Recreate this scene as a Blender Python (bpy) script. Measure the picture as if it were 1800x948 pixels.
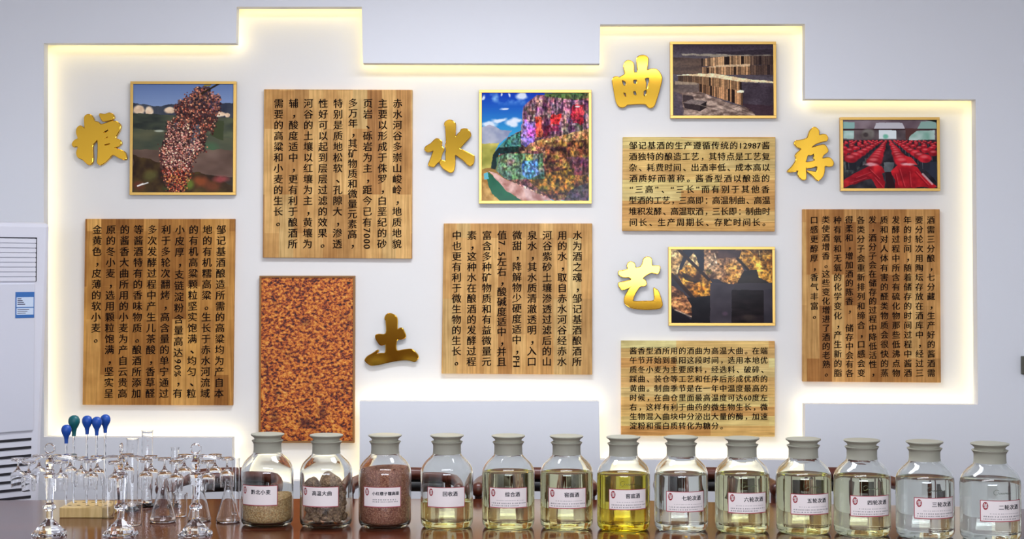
import bpy, bmesh, math, random
import numpy as np
from mathutils import Vector, Matrix

S = bpy.context.scene
for o in list(bpy.data.objects):
    bpy.data.objects.remove(o)
C = S.collection
PI = math.pi

# ------------------------------------------------------------------ camera
F = 2800.0                     # focal length in pixels of the 1800 px frame
EYE = 1.707                    # eye height, camera stands at the origin
PITCH = 0.033                  # slight upward tilt (rad); shift keeps the horizon at row 474
SHIFT_PX = F * math.tan(PITCH)
cam_d = bpy.data.cameras.new('camera')
cam = bpy.data.objects.new('camera', cam_d)
C.objects.link(cam)
cam_d.sensor_width = 36.0
cam_d.lens = 36.0 * F / 1800.0
cam_d.shift_y = -SHIFT_PX / 1800.0
cam_d.clip_start = 0.1
cam.location = (0, 0, EYE)
cam.rotation_euler = (PI / 2 + PITCH, 0, 0)
S.camera = cam


def ray(px, py):
    x = (px - 900.0) / F
    y = -(py - (474.0 - SHIFT_PX)) / F
    c, s = math.cos(PITCH), math.sin(PITCH)
    return Vector((x, c - s * y, s + c * y))


def P(px, py, Y):
    d = ray(px, py)
    return Vector((0, 0, EYE)) + d * (Y / d.y)


def onz(px, py, z):
    d = ray(px, py)
    return Vector((0, 0, EYE)) + d * ((z - EYE) / d.z)


# ------------------------------------------------------------------ render look
S.view_settings.view_transform = 'Standard'
S.view_settings.look = 'None'
S.view_settings.gamma = 1.0
S.view_settings.use_curve_mapping = False
S.view_settings.exposure = 0.0
S.cycles.max_bounces = 24
S.cycles.transmission_bounces = 22
S.cycles.glossy_bounces = 8
S.cycles.diffuse_bounces = 5
S.cycles.transparent_max_bounces = 16
S.cycles.sample_clamp_indirect = 12.0
S.cycles.caustics_refractive = True
S.cycles.caustics_reflective = False
S.cycles.blur_glossy = 0.6

# ------------------------------------------------------------------ light
w = bpy.data.worlds.new('daylight')
S.world = w
w.use_nodes = True
bg = w.node_tree.nodes['Background']
bg.inputs[0].default_value = (0.80, 0.88, 1.0, 1)
bg.inputs[1].default_value = 1.6


def area(name, loc, target, sx, sy, power, col):
    l = bpy.data.lights.new(name, 'AREA')
    l.shape = 'RECTANGLE'
    l.size, l.size_y, l.energy, l.color = sx, sy, power, col
    o = bpy.data.objects.new(name, l)
    C.objects.link(o)
    o.location = loc
    o.rotation_euler = (Vector(target) - Vector(loc)).to_track_quat('-Z', 'Y').to_euler()
    return o


area('window_daylight', (0.2, -3.8, 2.1), (0.2, 6, 1.65), 5.6, 1.2, 245, (0.81, 0.87, 1.0))
area('ceiling_panel_light', (-0.1, 5.6, 3.33), (-0.1, 5.6, 0), 1.7, 0.6, 74, (0.88, 0.915, 1.0))
area('ceiling_panel_light', (0.0, 2.5, 3.33), (0.0, 2.5, 0), 3.0, 0.6, 70, (0.88, 0.915, 1.0))

# ------------------------------------------------------------------ helpers: materials


def lin(c):
    c = [v / 255.0 for v in c[:3]]
    return tuple(v / 12.92 if v <= 0.04045 else ((v + 0.055) / 1.055) ** 2.4 for v in c) + (1.0,)


MATS = {}


def mat(name, rgb, rough=0.5, metal=0.0, trans=0.0, ior=1.45, coat=0.0, spec=None):
    if name in MATS:
        return MATS[name]
    m = bpy.data.materials.new(name)
    m.use_nodes = True
    b = m.node_tree.nodes['Principled BSDF']
    b.inputs['Base Color'].default_value = lin(rgb)
    b.inputs['Roughness'].default_value = rough
    b.inputs['Metallic'].default_value = metal
    b.inputs['Transmission Weight'].default_value = trans
    b.inputs['IOR'].default_value = ior
    b.inputs['Coat Weight'].default_value = coat
    b.inputs['Coat Roughness'].default_value = 0.05
    if spec is not None:
        b.inputs['Specular IOR Level'].default_value = spec
    MATS[name] = m
    return m


def nodes_of(m):
    nt = m.node_tree
    return nt, nt.nodes, nt.links, nt.nodes['Principled BSDF']


def ramp(ns, stops):
    r = ns.new('ShaderNodeValToRGB')
    e = r.color_ramp.elements
    while len(e) < len(stops):
        e.new(0.5)
    for k, (p, c) in enumerate(stops):
        e[k].position = p
        e[k].color = lin(c)
    return r


def paint(name, rgb, rough=0.6, bump=0.02):
    m = mat(name, rgb, rough)
    nt, ns, lk, b = nodes_of(m)
    tc = ns.new('ShaderNodeTexCoord')
    n = ns.new('ShaderNodeTexNoise')
    n.inputs['Scale'].default_value = 60
    lk.new(tc.outputs['Object'], n.inputs['Vector'])
    bp = ns.new('ShaderNodeBump')
    bp.inputs['Strength'].default_value = bump
    bp.inputs['Distance'].default_value = 0.01
    lk.new(n.outputs['Fac'], bp.inputs['Height'])
    lk.new(bp.outputs['Normal'], b.inputs['Normal'])
    return m


def glass(name, rgb=(250, 253, 250), rough=0.0, ior=1.45):
    m = bpy.data.materials.new(name)
    m.use_nodes = True
    nt = m.node_tree
    nt.nodes.remove(nt.nodes['Principled BSDF'])
    g = nt.nodes.new('ShaderNodeBsdfGlass')
    g.inputs['Color'].default_value = lin(rgb)
    g.inputs['Roughness'].default_value = rough
    g.inputs['IOR'].default_value = ior
    nt.links.new(g.outputs[0], nt.nodes['Material Output'].inputs[0])
    MATS[name] = m
    return m


def stave_wood(name, tones, vertical=True, width=0.065, length=0.55, seed=0.0):
    """edge-glued board: staggered staves, each its own tone, with fine grain along the stave"""
    m = mat(name, tones[0], 0.5, spec=0.2)
    nt, ns, lk, b = nodes_of(m)
    tc = ns.new('ShaderNodeTexCoord')
    mp = ns.new('ShaderNodeMapping')
    mp.inputs['Location'].default_value = (seed, seed * 0.7, 0)
    sep = ns.new('ShaderNodeSeparateXYZ')
    cmb = ns.new('ShaderNodeCombineXYZ')
    lk.new(tc.outputs['Object'], sep.inputs[0])
    if vertical:
        lk.new(sep.outputs['Z'], cmb.inputs['X'])
        lk.new(sep.outputs['X'], cmb.inputs['Y'])
    else:
        lk.new(sep.outputs['X'], cmb.inputs['X'])
        lk.new(sep.outputs['Z'], cmb.inputs['Y'])
    lk.new(cmb.outputs[0], mp.inputs['Vector'])
    br = ns.new('ShaderNodeTexBrick')
    br.offset = 0.37
    br.offset_frequency = 2
    br.squash = 1.0
    br.inputs['Color1'].default_value = (0, 0, 0, 1)
    br.inputs['Color2'].default_value = (1, 1, 1, 1)
    br.inputs['Mortar'].default_value = (0.35, 0.35, 0.35, 1)
    br.inputs['Scale'].default_value = 1.0
    br.inputs['Mortar Size'].default_value = 0.0006
    br.inputs['Mortar Smooth'].default_value = 0.2
    br.inputs['Brick Width'].default_value = length
    br.inputs['Row Height'].default_value = width
    lk.new(mp.outputs[0], br.inputs['Vector'])
    r = ramp(ns, [(k / (len(tones) - 1.0), t) for k, t in enumerate(tones)])
    lk.new(br.outputs['Color'], r.inputs['Fac'])
    m2 = ns.new('ShaderNodeMapping')
    m2.inputs['Scale'].default_value = (4, 90, 90)
    lk.new(mp.outputs[0], m2.inputs['Vector'])
    n = ns.new('ShaderNodeTexNoise')
    n.inputs['Scale'].default_value = 1.0
    n.inputs['Detail'].default_value = 6
    n.inputs['Distortion'].default_value = 0.5
    lk.new(m2.outputs[0], n.inputs['Vector'])
    n2 = ns.new('ShaderNodeTexNoise')
    n2.inputs['Scale'].default_value = 9.0
    n2.inputs['Detail'].default_value = 3
    lk.new(mp.outputs[0], n2.inputs['Vector'])
    g = ramp(ns, [(0.28, (206, 198, 188)), (0.66, (255, 255, 255))])
    lk.new(n.outputs['Fac'], g.inputs['Fac'])
    g2 = ramp(ns, [(0.3, (226, 218, 208)), (0.62, (255, 255, 255))])
    lk.new(n2.outputs['Fac'], g2.inputs['Fac'])
    x = ns.new('ShaderNodeMixRGB')
    x.blend_type = 'MULTIPLY'
    x.inputs[0].default_value = 1.0
    lk.new(r.outputs[0], x.inputs[1])
    lk.new(g.outputs[0], x.inputs[2])
    y = ns.new('ShaderNodeMixRGB')
    y.blend_type = 'MULTIPLY'
    y.inputs[0].default_value = 1.0
    lk.new(x.outputs[0], y.inputs[1])
    lk.new(g2.outputs[0], y.inputs[2])
    lk.new(y.outputs[0], b.inputs['Base Color'])
    return m


def grain_wood(name, dark, light, rough, coat, scale=(3, 60, 60)):
    m = mat(name, dark, rough, coat=coat)
    nt, ns, lk, b = nodes_of(m)
    tc = ns.new('ShaderNodeTexCoord')
    mp = ns.new('ShaderNodeMapping')
    mp.inputs['Scale'].default_value = scale
    n = ns.new('ShaderNodeTexNoise')
    n.inputs['Scale'].default_value = 1.0
    n.inputs['Detail'].default_value = 7
    n.inputs['Distortion'].default_value = 0.8
    lk.new(tc.outputs['Object'], mp.inputs['Vector'])
    lk.new(mp.outputs[0], n.inputs['Vector'])
    r = ramp(ns, [(0.3, dark), (0.72, light)])
    lk.new(n.outputs['Fac'], r.inputs['Fac'])
    lk.new(r.outputs[0], b.inputs['Base Color'])
    return m


def granular(name, cols, scale, bump=0.6, rough=0.6):
    m = mat(name, cols[0], rough)
    nt, ns, lk, b = nodes_of(m)
    tc = ns.new('ShaderNodeTexCoord')
    v = ns.new('ShaderNodeTexVoronoi')
    v.inputs['Scale'].default_value = scale
    lk.new(tc.outputs['Object'], v.inputs['Vector'])
    r = ramp(ns, [(k / (len(cols) - 1.0), t) for k, t in enumerate(cols)])
    lk.new(v.outputs['Color'], r.inputs['Fac'])
    d = ramp(ns, [(0.0, (255, 255, 255)), (0.8, (196, 184, 174))])
    lk.new(v.outputs['Distance'], d.inputs['Fac'])
    x = ns.new('ShaderNodeMixRGB')
    x.blend_type = 'MULTIPLY'
    x.inputs[0].default_value = 1.0
    lk.new(r.outputs[0], x.inputs[1])
    lk.new(d.outputs[0], x.inputs[2])
    lk.new(x.outputs[0], b.inputs['Base Color'])
    bp = ns.new('ShaderNodeBump')
    bp.invert = True
    bp.inputs['Strength'].default_value = bump
    bp.inputs['Distance'].default_value = 0.004
    lk.new(v.outputs['Distance'], bp.inputs['Height'])
    lk.new(bp.outputs['Normal'], b.inputs['Normal'])
    return m


# ------------------------------------------------------------------ helpers: meshes and objects
def new_obj(name, bm, m=None, parent=None, smooth=False):
    me = bpy.data.meshes.new(name)
    if isinstance(bm, bmesh.types.BMesh):
        bmesh.ops.recalc_face_normals(bm, faces=bm.faces[:])
        if all(e.is_manifold for e in bm.edges) and bm.calc_volume(signed=True) < 0:
            bmesh.ops.reverse_faces(bm, faces=bm.faces[:])
        bm.to_mesh(me)
        bm.free()
    else:
        me.from_pydata(*bm)
    if smooth:
        me.polygons.foreach_set('use_smooth', [True] * len(me.polygons))
        me.set_sharp_from_angle(angle=math.radians(38))
    if m is not None:
        me.materials.append(m)
    o = bpy.data.objects.new(name, me)
    C.objects.link(o)
    if parent:
        o.parent = parent
    return o


def inst(name, me, parent=None, loc=(0, 0, 0)):
    o = bpy.data.objects.new(name, me)
    C.objects.link(o)
    if parent:
        o.parent = parent
    o.location = loc
    return o


def thing(name, label, cat, loc=(0, 0, 0), rz=0.0, group=None):
    o = bpy.data.objects.new(name, None)
    C.objects.link(o)
    o.empty_display_size = 0.05
    o.location = loc
    o.rotation_euler = (0, 0, rz)
    return tag(o, label, cat, group)


def tag(o, label, cat, group=None, kind=None):
    o['label'], o['category'] = label, cat
    if group:
        o['group'] = group
    if kind:
        o['kind'] = kind
    return o


def structure(o, label=None):
    o['kind'] = 'structure'
    if label:
        o['label'] = label
    return o


def box(bm, x0, x1, y0, y1, z0, z1, bev=0.0):
    r = bmesh.ops.create_cube(bm, size=1.0)
    vs = r['verts']
    for v in vs:
        v.co = Vector(((x0 + x1) / 2 + v.co.x * (x1 - x0), (y0 + y1) / 2 + v.co.y * (y1 - y0), (z0 + z1) / 2 + v.co.z * (z1 - z0)))
    if bev > 0:
        es = list({e for v in vs for e in v.link_edges})
        bmesh.ops.bevel(bm, geom=es, offset=bev, segments=2, profile=0.5, affect='EDGES')
    return bm


def boxm(x0, x1, y0, y1, z0, z1, bev=0.0):
    return box(bmesh.new(), x0, x1, y0, y1, z0, z1, bev)


def lathe(prof, seg=40, bm=None, off=(0, 0, 0), phase=0.0, closed=True):
    """profile of (r, z); points with r == 0 become poles. closed: last profile point joins the first"""
    bm = bm or bmesh.new()
    ox, oy, oz = off
    rings = []
    for r, z in prof:
        if r < 1e-7:
            rings.append([bm.verts.new((ox, oy, oz + z))])
        else:
            rings.append([bm.verts.new((ox + r * math.cos(2 * PI * k / seg + phase), oy + r * math.sin(2 * PI * k / seg + phase), oz + z)) for k in range(seg)])
    pairs = list(zip(rings, rings[1:]))
    if closed and len(rings[0]) > 1 and len(rings[-1]) > 1:
        pairs.append((rings[-1], rings[0]))
    for a, b in pairs:
        for k in range(seg):
            j = (k + 1) % seg
            if len(a) == 1 and len(b) == 1:
                continue
            if len(a) == 1:
                bm.faces.new((a[0], b[k], b[j]))
            elif len(b) == 1:
                bm.faces.new((a[k], a[j], b[0]))
            else:
                bm.faces.new((a[k], a[j], b[j], b[k]))
    return bm


def catmull(pts, n=6, closed=False):
    pts = [Vector(p) for p in pts]
    N = len(pts)
    out = []
    for i in range(N if closed else N - 1):
        if closed:
            p0, p1, p2, p3 = pts[i - 1], pts[i], pts[(i + 1) % N], pts[(i + 2) % N]
        else:
            p0, p1, p2, p3 = pts[max(i - 1, 0)], pts[i], pts[i + 1], pts[min(i + 2, N - 1)]
        for k in range(n):
            t = k / n
            out.append(0.5 * ((2 * p1) + (p2 - p0) * t + (2 * p0 - 5 * p1 + 4 * p2 - p3) * t * t + (3 * p1 - p0 - 3 * p2 + p3) * t ** 3))
    if not closed:
        out.append(pts[-1])
    return out


def tube(pts, rad, seg=8, bm=None, closed=False, flat=1.0):
    bm = bm or bmesh.new()
    pts = [Vector(p) for p in pts]
    n = len(pts)
    rads = rad if isinstance(rad, (list, tuple)) else [rad] * n
    rings = []
    up = Vector((0, 0, 1))
    for i, p in enumerate(pts):
        if closed:
            t = (pts[(i + 1) % n] - pts[i - 1]).normalized()
        else:
            t = (pts[min(i + 1, n - 1)] - pts[max(i - 1, 0)]).normalized()
        u = up if abs(t.dot(up)) < 0.95 else Vector((0, 1, 0))
        a = t.cross(u).normalized()
        b = a.cross(t).normalized()
        rings.append([bm.verts.new(p + (a * math.cos(2 * PI * k / seg) + b * math.sin(2 * PI * k / seg) * flat) * rads[i]) for k in range(seg)])
    for i in range(n if closed else n - 1):
        A, B = rings[i], rings[(i + 1) % n]
        for k in range(seg):
            bm.faces.new((A[k], A[(k + 1) % seg], B[(k + 1) % seg], B[k]))
    if not closed:
        bm.faces.new(rings[0])
        bm.faces.new(rings[-1][::-1])
    return bm


def uvball(bm, c, r, seg=12, rings=8, sq=(1, 1, 1)):
    res = bmesh.ops.create_uvsphere(bm, u_segments=seg, v_segments=rings, radius=r)
    for v in res['verts']:
        v.co = Vector((v.co.x * sq[0], v.co.y * sq[1], v.co.z * sq[2])) + Vector(c)
    return bm


GLYPH = {}


def glyph(ch):
    """outline mesh of one written character as (verts, faces, xmin, xmax) at size 1"""
    if ch in GLYPH:
        return GLYPH[ch]
    cu = bpy.data.curves.new('g', 'FONT')
    cu.body = ch
    cu.size = 1.0
    cu.resolution_u = 2
    o = bpy.data.objects.new('g', cu)
    C.objects.link(o)
    me = bpy.data.meshes.new_from_object(o.evaluated_get(bpy.context.evaluated_depsgraph_get()))
    bpy.data.objects.remove(o)
    bpy.data.curves.remove(cu)
    vs = [(v.co.x, v.co.y) for v in me.vertices]
    fs = [tuple(p.vertices) for p in me.polygons]
    bpy.data.meshes.remove(me)
    xs = [v[0] for v in vs] or [0]
    GLYPH[ch] = (vs, fs, min(xs), max(xs))
    return GLYPH[ch]


def put_glyph(V, Fc, ch, cx, cz, size, rot=0.0, sx=1.0, slant=0.05, bold=0.042, fn=None):
    """adds character ch centred at (cx, cz) in the x-z plane; fn maps (x, z) to 3-D"""
    vs, fs, x0, x1 = glyph(ch)
    full = ord(ch) > 0x2E80
    mx = 0.5 if full else (x0 + x1) / 2
    if ch in '，。、：':
        mx = 0.5
    b = len(V)
    c, s = math.cos(rot), math.sin(rot)
    for q in range(2 if bold else 1):
        for x, y in vs:
            u = (x - mx + (q - 0.5) * bold) * sx * size
            v = (y - 0.37 + (x - mx) * slant + (q - 0.5) * bold * 0.4) * size
            p = fn(cx + u * c - v * s, cz + u * s + v * c)
            V.append((p[0], p[1] - q * 0.0001, p[2]))
        for f in fs:
            Fc.append(tuple(b + q * len(vs) + k for k in f))


# ------------------------------------------------------------------ materials
M_WALL = paint('white_wall_paint', (232, 233, 236), 0.55)
M_BACK = paint('niche_white_paint', (240, 237, 231), 0.6)
M_CEIL = paint('ceiling_paint', (235, 236, 238), 0.8)
M_GLASS = glass('clear_glass', (254, 254, 254))
M_JAR = glass('jar_glass', (253, 254, 253))
M_FROST = mat('ground_glass', (184, 182, 164), 0.42, trans=0.25, ior=1.3)
M_GOLD = mat('polished_gold', (232, 180, 60), 0.07, metal=1.0)
M_BRASS = mat('brushed_brass_frame', (222, 178, 96), 0.32, metal=0.85)
M_INK = mat('engraved_black', (24, 15, 10), 0.8, spec=0.1)
M_TABLE = grain_wood('polished_rosewood', (58, 24, 14), (98, 48, 28), 0.14, 0.0, (2.2, 26, 26))
M_CHAIR = grain_wood('rosewood_chair', (54, 22, 14), (104, 48, 30), 0.35, 0.1, (6, 40, 40))
M_BLACK = mat('black_leather', (20, 18, 18), 0.45)
M_ACW = mat('white_plastic', (222, 222, 230), 0.3)
M_ACP = mat('gloss_white_panel', (214, 215, 224), 0.08)
M_ACD = mat('slot_shade', (38, 36, 42), 0.6)  # dark colour stands for the shade inside slots and gaps
M_PAPER = mat('label_paper', (246, 236, 232), 0.5)
M_PINK = mat('label_border_red', (176, 78, 86), 0.5)
M_RED = mat('seal_red', (160, 38, 48), 0.5)
M_WHITE = mat('print_white', (240, 236, 232), 0.5)

# ------------------------------------------------------------------ the room
ZC = 3.45
DW = 7.5                    # face of the raised wall panel
DT = 0.07                   # its thickness
DB = DW + DT + 0.065        # niche back wall
XL, XR = -3.2, 3.3

NICHE = [(77, 76), (415, 76), (416, 12), (636, 12), (638, 111), (1054, 112), (1055, 43), (1415, 42), (1415, 174), (1715, 175),
         (1719, 712), (1415, 711), (1415, 809), (1055, 809), (1053, 706), (632, 706), (632, 846), (408, 846), (408, 770), (77, 769)]
npts = [P(px, py, DW) for px, py in NICHE]


def wall_front():
    bm = bmesh.new()
    outer = [bm.verts.new((x, DW, z)) for x, z in ((XL, 0), (XR, 0), (XR, ZC), (XL, ZC))]
    inner = [bm.verts.new(p) for p in npts]
    es = [bm.edges.new((outer[k], outer[(k + 1) % 4])) for k in range(4)]
    es += [bm.edges.new((inner[k], inner[(k + 1) % len(inner)])) for k in range(len(inner))]
    bmesh.ops.triangle_fill(bm, edges=es, use_beauty=True)
    r = bmesh.ops.extrude_face_region(bm, geom=bm.faces[:])
    for v in r['geom']:
        if isinstance(v, bmesh.types.BMVert):
            v.co.y += DT
    return structure(new_obj('wall_front', bm, M_WALL), 'white front wall cut to a stepped niche outline')


wall_front()
structure(new_obj('wall_back', boxm(XL, XR, DB, DB + 0.1, 0, ZC), M_BACK), 'white back wall of the lit niche')
structure(new_obj('wall_left', boxm(XL - 0.1, XL, -4, DB + 0.1, 0, ZC), M_WALL))
structure(new_obj('wall_right', boxm(XR, XR + 0.1, -4, DB + 0.1, 0, ZC), M_WALL))
structure(new_obj('ceiling', boxm(XL - 0.1, XR + 0.1, -4.1, DB + 0.1, ZC, ZC + 0.1), M_CEIL))
M_FLOOR = grain_wood('brown_floor', (78, 60, 48), (104, 84, 68), 0.35, 0.1, (2, 14, 14))
structure(new_obj('floor', boxm(XL - 0.1, XR + 0.1, -4.1, DB + 0.1, -0.1, 0), M_FLOOR))
bm = boxm(XL, XR, -4.1, -4.0, 0, 1.5)
for xx in (XL, -1.1, 1.0, XR - 0.25):
    box(bm, xx, xx + 0.25, -4.1, -4.0, 1.5, 2.72)
structure(new_obj('wall_rear', bm, paint('rear_wall', (118, 80, 54), 0.7)))
structure(new_obj('unseen_rear_header', boxm(XL, XR, -4.1, -4.0, 2.72, ZC), M_CEIL))  # unseen rear wall header, made pale to brighten reflections in the gold characters

# LED strips hidden in the cove behind the edge of the raised wall
WARM_TOP = (1.0, 0.80, 0.30)
WARM_LOW = (1.0, 0.88, 0.58)
YL = DW + DT + 0.024
NP = len(npts)
for k in range(NP):
    a, b = npts[k], npts[(k + 1) % NP]
    d = b - a
    L = d.length
    t = d / L
    out = Vector((-t.z, 0, t.x))           # clockwise in the picture: left of travel points outwards
    mid = (a + b) / 2 + out * 0.035
    mid.y = YL
    horiz = abs(t.x) > 0.7
    top = horiz and t.x > 0
    low = horiz and t.x < 0
    if top:
        e, col = 0.52, WARM_TOP
    elif low:
        e, col = 0.62, WARM_LOW
    else:
        e, col = 0.38, (1.0, 0.84, 0.45)
    if abs(k - 16) < 1:
        e = 0.7
    l = bpy.data.lights.new('led_strip_light', 'AREA')
    l.shape = 'RECTANGLE'
    l.size, l.size_y = max(L - 0.01, 0.05), 0.012
    l.energy, l.color = e * L, col
    o = bpy.data.objects.new('led_strip_light', l)
    C.objects.link(o)
    zax = -(-out * 0.75 + Vector((0, 1, 0)) * 0.66).normalized()
    xax = Vector((t.x, 0, t.z)).normalized()
    yax = zax.cross(xax)
    R = Matrix((xax, yax, zax)).transposed().to_4x4()
    o.matrix_world = Matrix.Translation(mid) @ R

# ------------------------------------------------------------------ boards with writing
WB = DB - 0.026             # front face of the boards


def quad_board(name, label, corners, m, group=None):
    """corners TL TR BR BL in picture pixels, at the plane of the board face; origin at the board's middle"""
    pts = [P(px, py, WB) for px, py in corners]
    c = sum(pts, Vector()) / 4
    root = thing(name, label, 'sign', (c.x, DB, c.z), 0, group)
    bm = bmesh.new()
    f = [bm.verts.new((p.x - c.x, WB - DB, p.z - c.z)) for p in pts]
    bk = [bm.verts.new((p.x - c.x, -0.001, p.z - c.z)) for p in pts]
    bm.faces.new(f)
    bm.faces.new(bk[::-1])
    for k in range(4):
        bm.faces.new((f[k], bk[k], bk[(k + 1) % 4], f[(k + 1) % 4]))
    bmesh.ops.bevel(bm, geom=bm.edges[:], offset=0.0015, segments=1, affect='EDGES')
    new_obj('board', bm, m, root)
    return root, c


def lettering(root, c, put, m=None):
    V, Fc = [], []

    def fn(x, z):
        return (x - c.x, WB - DB - 0.0012, z - c.z)
    put(V, Fc, fn)
    return new_obj('lettering', (V, [], Fc), m or M_INK, root)


def tokens(line):
    out, k = [], 0
    for part in line.replace('[', '\x00').replace(']', '\x00').split('\x00'):
        if k % 2:
            out.append((part, None))
        else:
            out += [(ch, 1.0) for ch in part]
        k += 1
    return out


def vertical(lines, x_right, x_left, y_top, y_bot, n, size, skew=0.0, latw=0.55):
    """columns from right to left; y_top and y_bot are the first and last character centres of a full column"""
    def put(V, Fc, fn):
        for i, line in enumerate(lines):
            px = x_right + (x_left - x_right) * i / (len(lines) - 1)
            tk = [(s, len(s) * latw if wgt is None else wgt) for s, wgt in tokens(line)]
            tot = sum(wgt for s, wgt in tk)
            pitch = (y_bot - y_top) / (n - 1.0)
            if tot > n - 1.5 or i < len(lines) - 1:
                pitch = (y_bot - y_top + pitch) / max(tot, n - 1.0)
            y = y_top - (y_bot - y_top) / (n - 1.0) / 2
            for s, wgt in tk:
                hpx = pitch * wgt
                if len(s) > 1 or s.isascii():
                    for q, ch in enumerate(s):
                        yy = y + hpx * (q + 0.5) / len(s)
                        p = P(px + skew * (yy - y_top), yy, WB)
                        if ch != ' ':
                            put_glyph(V, Fc, ch, p.x, p.z, size * 0.95, -PI / 2, fn=fn)
                else:
                    yy = y + hpx / 2
                    p = P(px + skew * (yy - y_top), yy, WB)
                    if s in '，。、':
                        put_glyph(V, Fc, s, p.x + size * 0.36, p.z + size * 0.12, size * 1.15, fn=fn)
                    elif s != '\u3000':
                        put_glyph(V, Fc, s, p.x, p.z, size, fn=fn)
                y += hpx
    return put


def horizontal(lines, x_left, x_right, y_top, y_bot, size, full=16, last=None):
    def put(V, Fc, fn):
        for i, line in enumerate(lines):
            py = y_top + (y_bot - y_top) * i / (len(lines) - 1)
            wd = [0.5 if ch.isascii() else (0.55 if ch in '“”' else 1.0) for ch in line]
            tot = sum(wd)
            span = x_right - x_left
            pitch = span / tot if tot > full - 2.5 else span / full
            x = x_left
            for ch, wgt in zip(line, wd):
                p = P(x + pitch * wgt / 2, py, WB)
                if ch in '，。、：':
                    put_glyph(V, Fc, ch, p.x + size * 0.1, p.z, size, fn=fn)
                else:
                    put_glyph(V, Fc, ch, p.x, p.z, size, fn=fn)
                x += pitch * wgt
    return put


PX = DW / F
DARKW = [(161, 104, 44), (202, 141, 68), (234, 174, 89), (182, 122, 56), (252, 194, 108)]
MIDW = [(186, 129, 70), (223, 169, 99), (248, 199, 125), (200, 146, 82), (252, 218, 146)]
LITEW = [(223, 164, 92), (252, 204, 122), (252, 229, 148), (237, 180, 106), (252, 241, 165)]  # palest tone set, for the two boards lettered in rows

root, c = quad_board('wooden_sign', 'tall wooden board with ten columns of black writing, under the framed red sorghum picture',
                     [(150, 385), (413, 385), (409, 713), (145, 712)], stave_wood('oak_staves_dark', DARKW, True, 0.068, 0.42, 0.3))
lettering(root, c, vertical(['邹记基酒酿造所需的高粱均为产自本', '地的有机糯高粱。生长于赤水河流域', '的有机高粱颗粒坚实饱满、均匀、粒',
                             '小皮厚，支链淀粉含量高达[90%]，有', '利于多轮次翻烤，高含量的单宁通过', '多次发酵过程中产生儿茶酸，香草醛',
                             '等酱酒特有的香味物质。酿酒所添加', '的酱香大曲所用的小麦为产自云贵高', '原的冬小麦，选用颗粒饱满，坚实呈', '金黄色，皮薄的软小麦。'],
                            389, 171, 404, 692, 16, 17.5 * PX, -0.014))
root, c = quad_board('wooden_sign', 'large wooden board of nine columns of writing above the orange grain panel',
                     [(464, 157), (725, 158), (724, 455), (462, 453)], stave_wood('oak_staves_mid', MIDW, True, 0.07, 0.5, 1.1))
lettering(root, c, vertical(['赤水河谷多崇山峻岭，地质地貌', '主要以形成于侏罗，白垩纪的砂', '页岩、砾岩为主，距今已有[7000]', '多万年，其矿物质和微量元素高，',
                             '特别是质地松软、孔隙大，渗透', '性好可以起到层层过滤的效果。', '河谷的土壤以红壤为主，黄壤为', '辅，酸度适中，更有利于酿酒所', '需要的高粱和小麦的生长。'],
                            699, 490, 182, 429, 14, 17.5 * PX, -0.006, 0.5))
root, c = quad_board('wooden_sign', 'squarish wooden board of nine columns of writing, below the framed river cliff picture',
                     [(780, 393), (1041, 393), (1041, 659), (776, 657)], stave_wood('oak_staves_pale', [tuple(int(v * 1.0) for v in t) for t in MIDW], True, 0.066, 0.46, 2.3))
lettering(root, c, vertical(['水为酒之魂，邹记基酒酿酒所', '用的水，取自赤水河谷经赤水', '河谷紫砂土壤渗透过滤后的山', '泉水，其水质清澈透明，入口', '微甜，降解物少硬度适中，[PH]',
                             '值[7.5]左右，酸碱度适中，并且', '富含多种矿物质和有益微量元', '素，这种水在酿酒的发酵过程', '中也更有利于微生物的生长。'],
                            1015, 803, 414, 636, 13, 17.5 * PX, -0.004))
root, c = quad_board('wooden_sign', 'pale wooden board with eight rows of writing, between the two dark framed pictures',
                     [(1095, 241), (1363, 241), (1362, 407), (1094, 406)], stave_wood('pale_staves_rows', LITEW, False, 0.05, 0.5, 0.4))
lettering(root, c, horizontal(['邹记基酒的生产遵循传统的12987酱', '酒独特的酿造工艺，其特点是工艺复', '杂、耗费时间、出酒率低、成本高以', '酒质好而著称。酱香型酒以酿造的',
                               '“三高”、“三长”而有别于其他香', '型酒的工艺，三高即：高温制曲、高温', '堆积发酵、高温取酒，三长即：制曲时', '间长、生产周期长、存贮时间长。'],
                              1105, 1354, 256, 391, 15.0 * PX))
root, c = quad_board('wooden_sign', 'pale wooden board with nine rows of writing, lowest in its column behind the jar lids',
                     [(1092, 599), (1362, 600), (1362, 768), (1092, 766)], stave_wood('pale_staves_low', LITEW, False, 0.046, 0.44, 1.7))
lettering(root, c, horizontal(['酱香型酒所用的酒曲为高温大曲。在端', '午节开始到重阳这段时间，选用本地优', '质冬小麦为主要原料，经选料、破碎、', '踩曲、装仓等工艺和任序后形成优质的',
                               '黄曲。制曲季节是在一年中温度最高的', '时候，在曲仓里面最高温度可达60度左', '右，这样有利于曲药的微生物生长，微', '生物混入曲块中分泌出大量的酶，加速', '淀粉和蛋白质转化为糖分。'],
                              1106, 1350, 617, 749, 13.6 * PX, 17))
root, c = quad_board('wooden_sign', 'tall wooden board with eleven columns of small writing, under the red cloth jars picture',
                     [(1411, 368), (1652, 368), (1654, 673), (1411, 671)], stave_wood('oak_staves_right', [(172, 114, 58), (210, 150, 82), (236, 180, 108), (186, 128, 66), (246, 198, 124)], True, 0.06, 0.4, 3.1))
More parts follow.
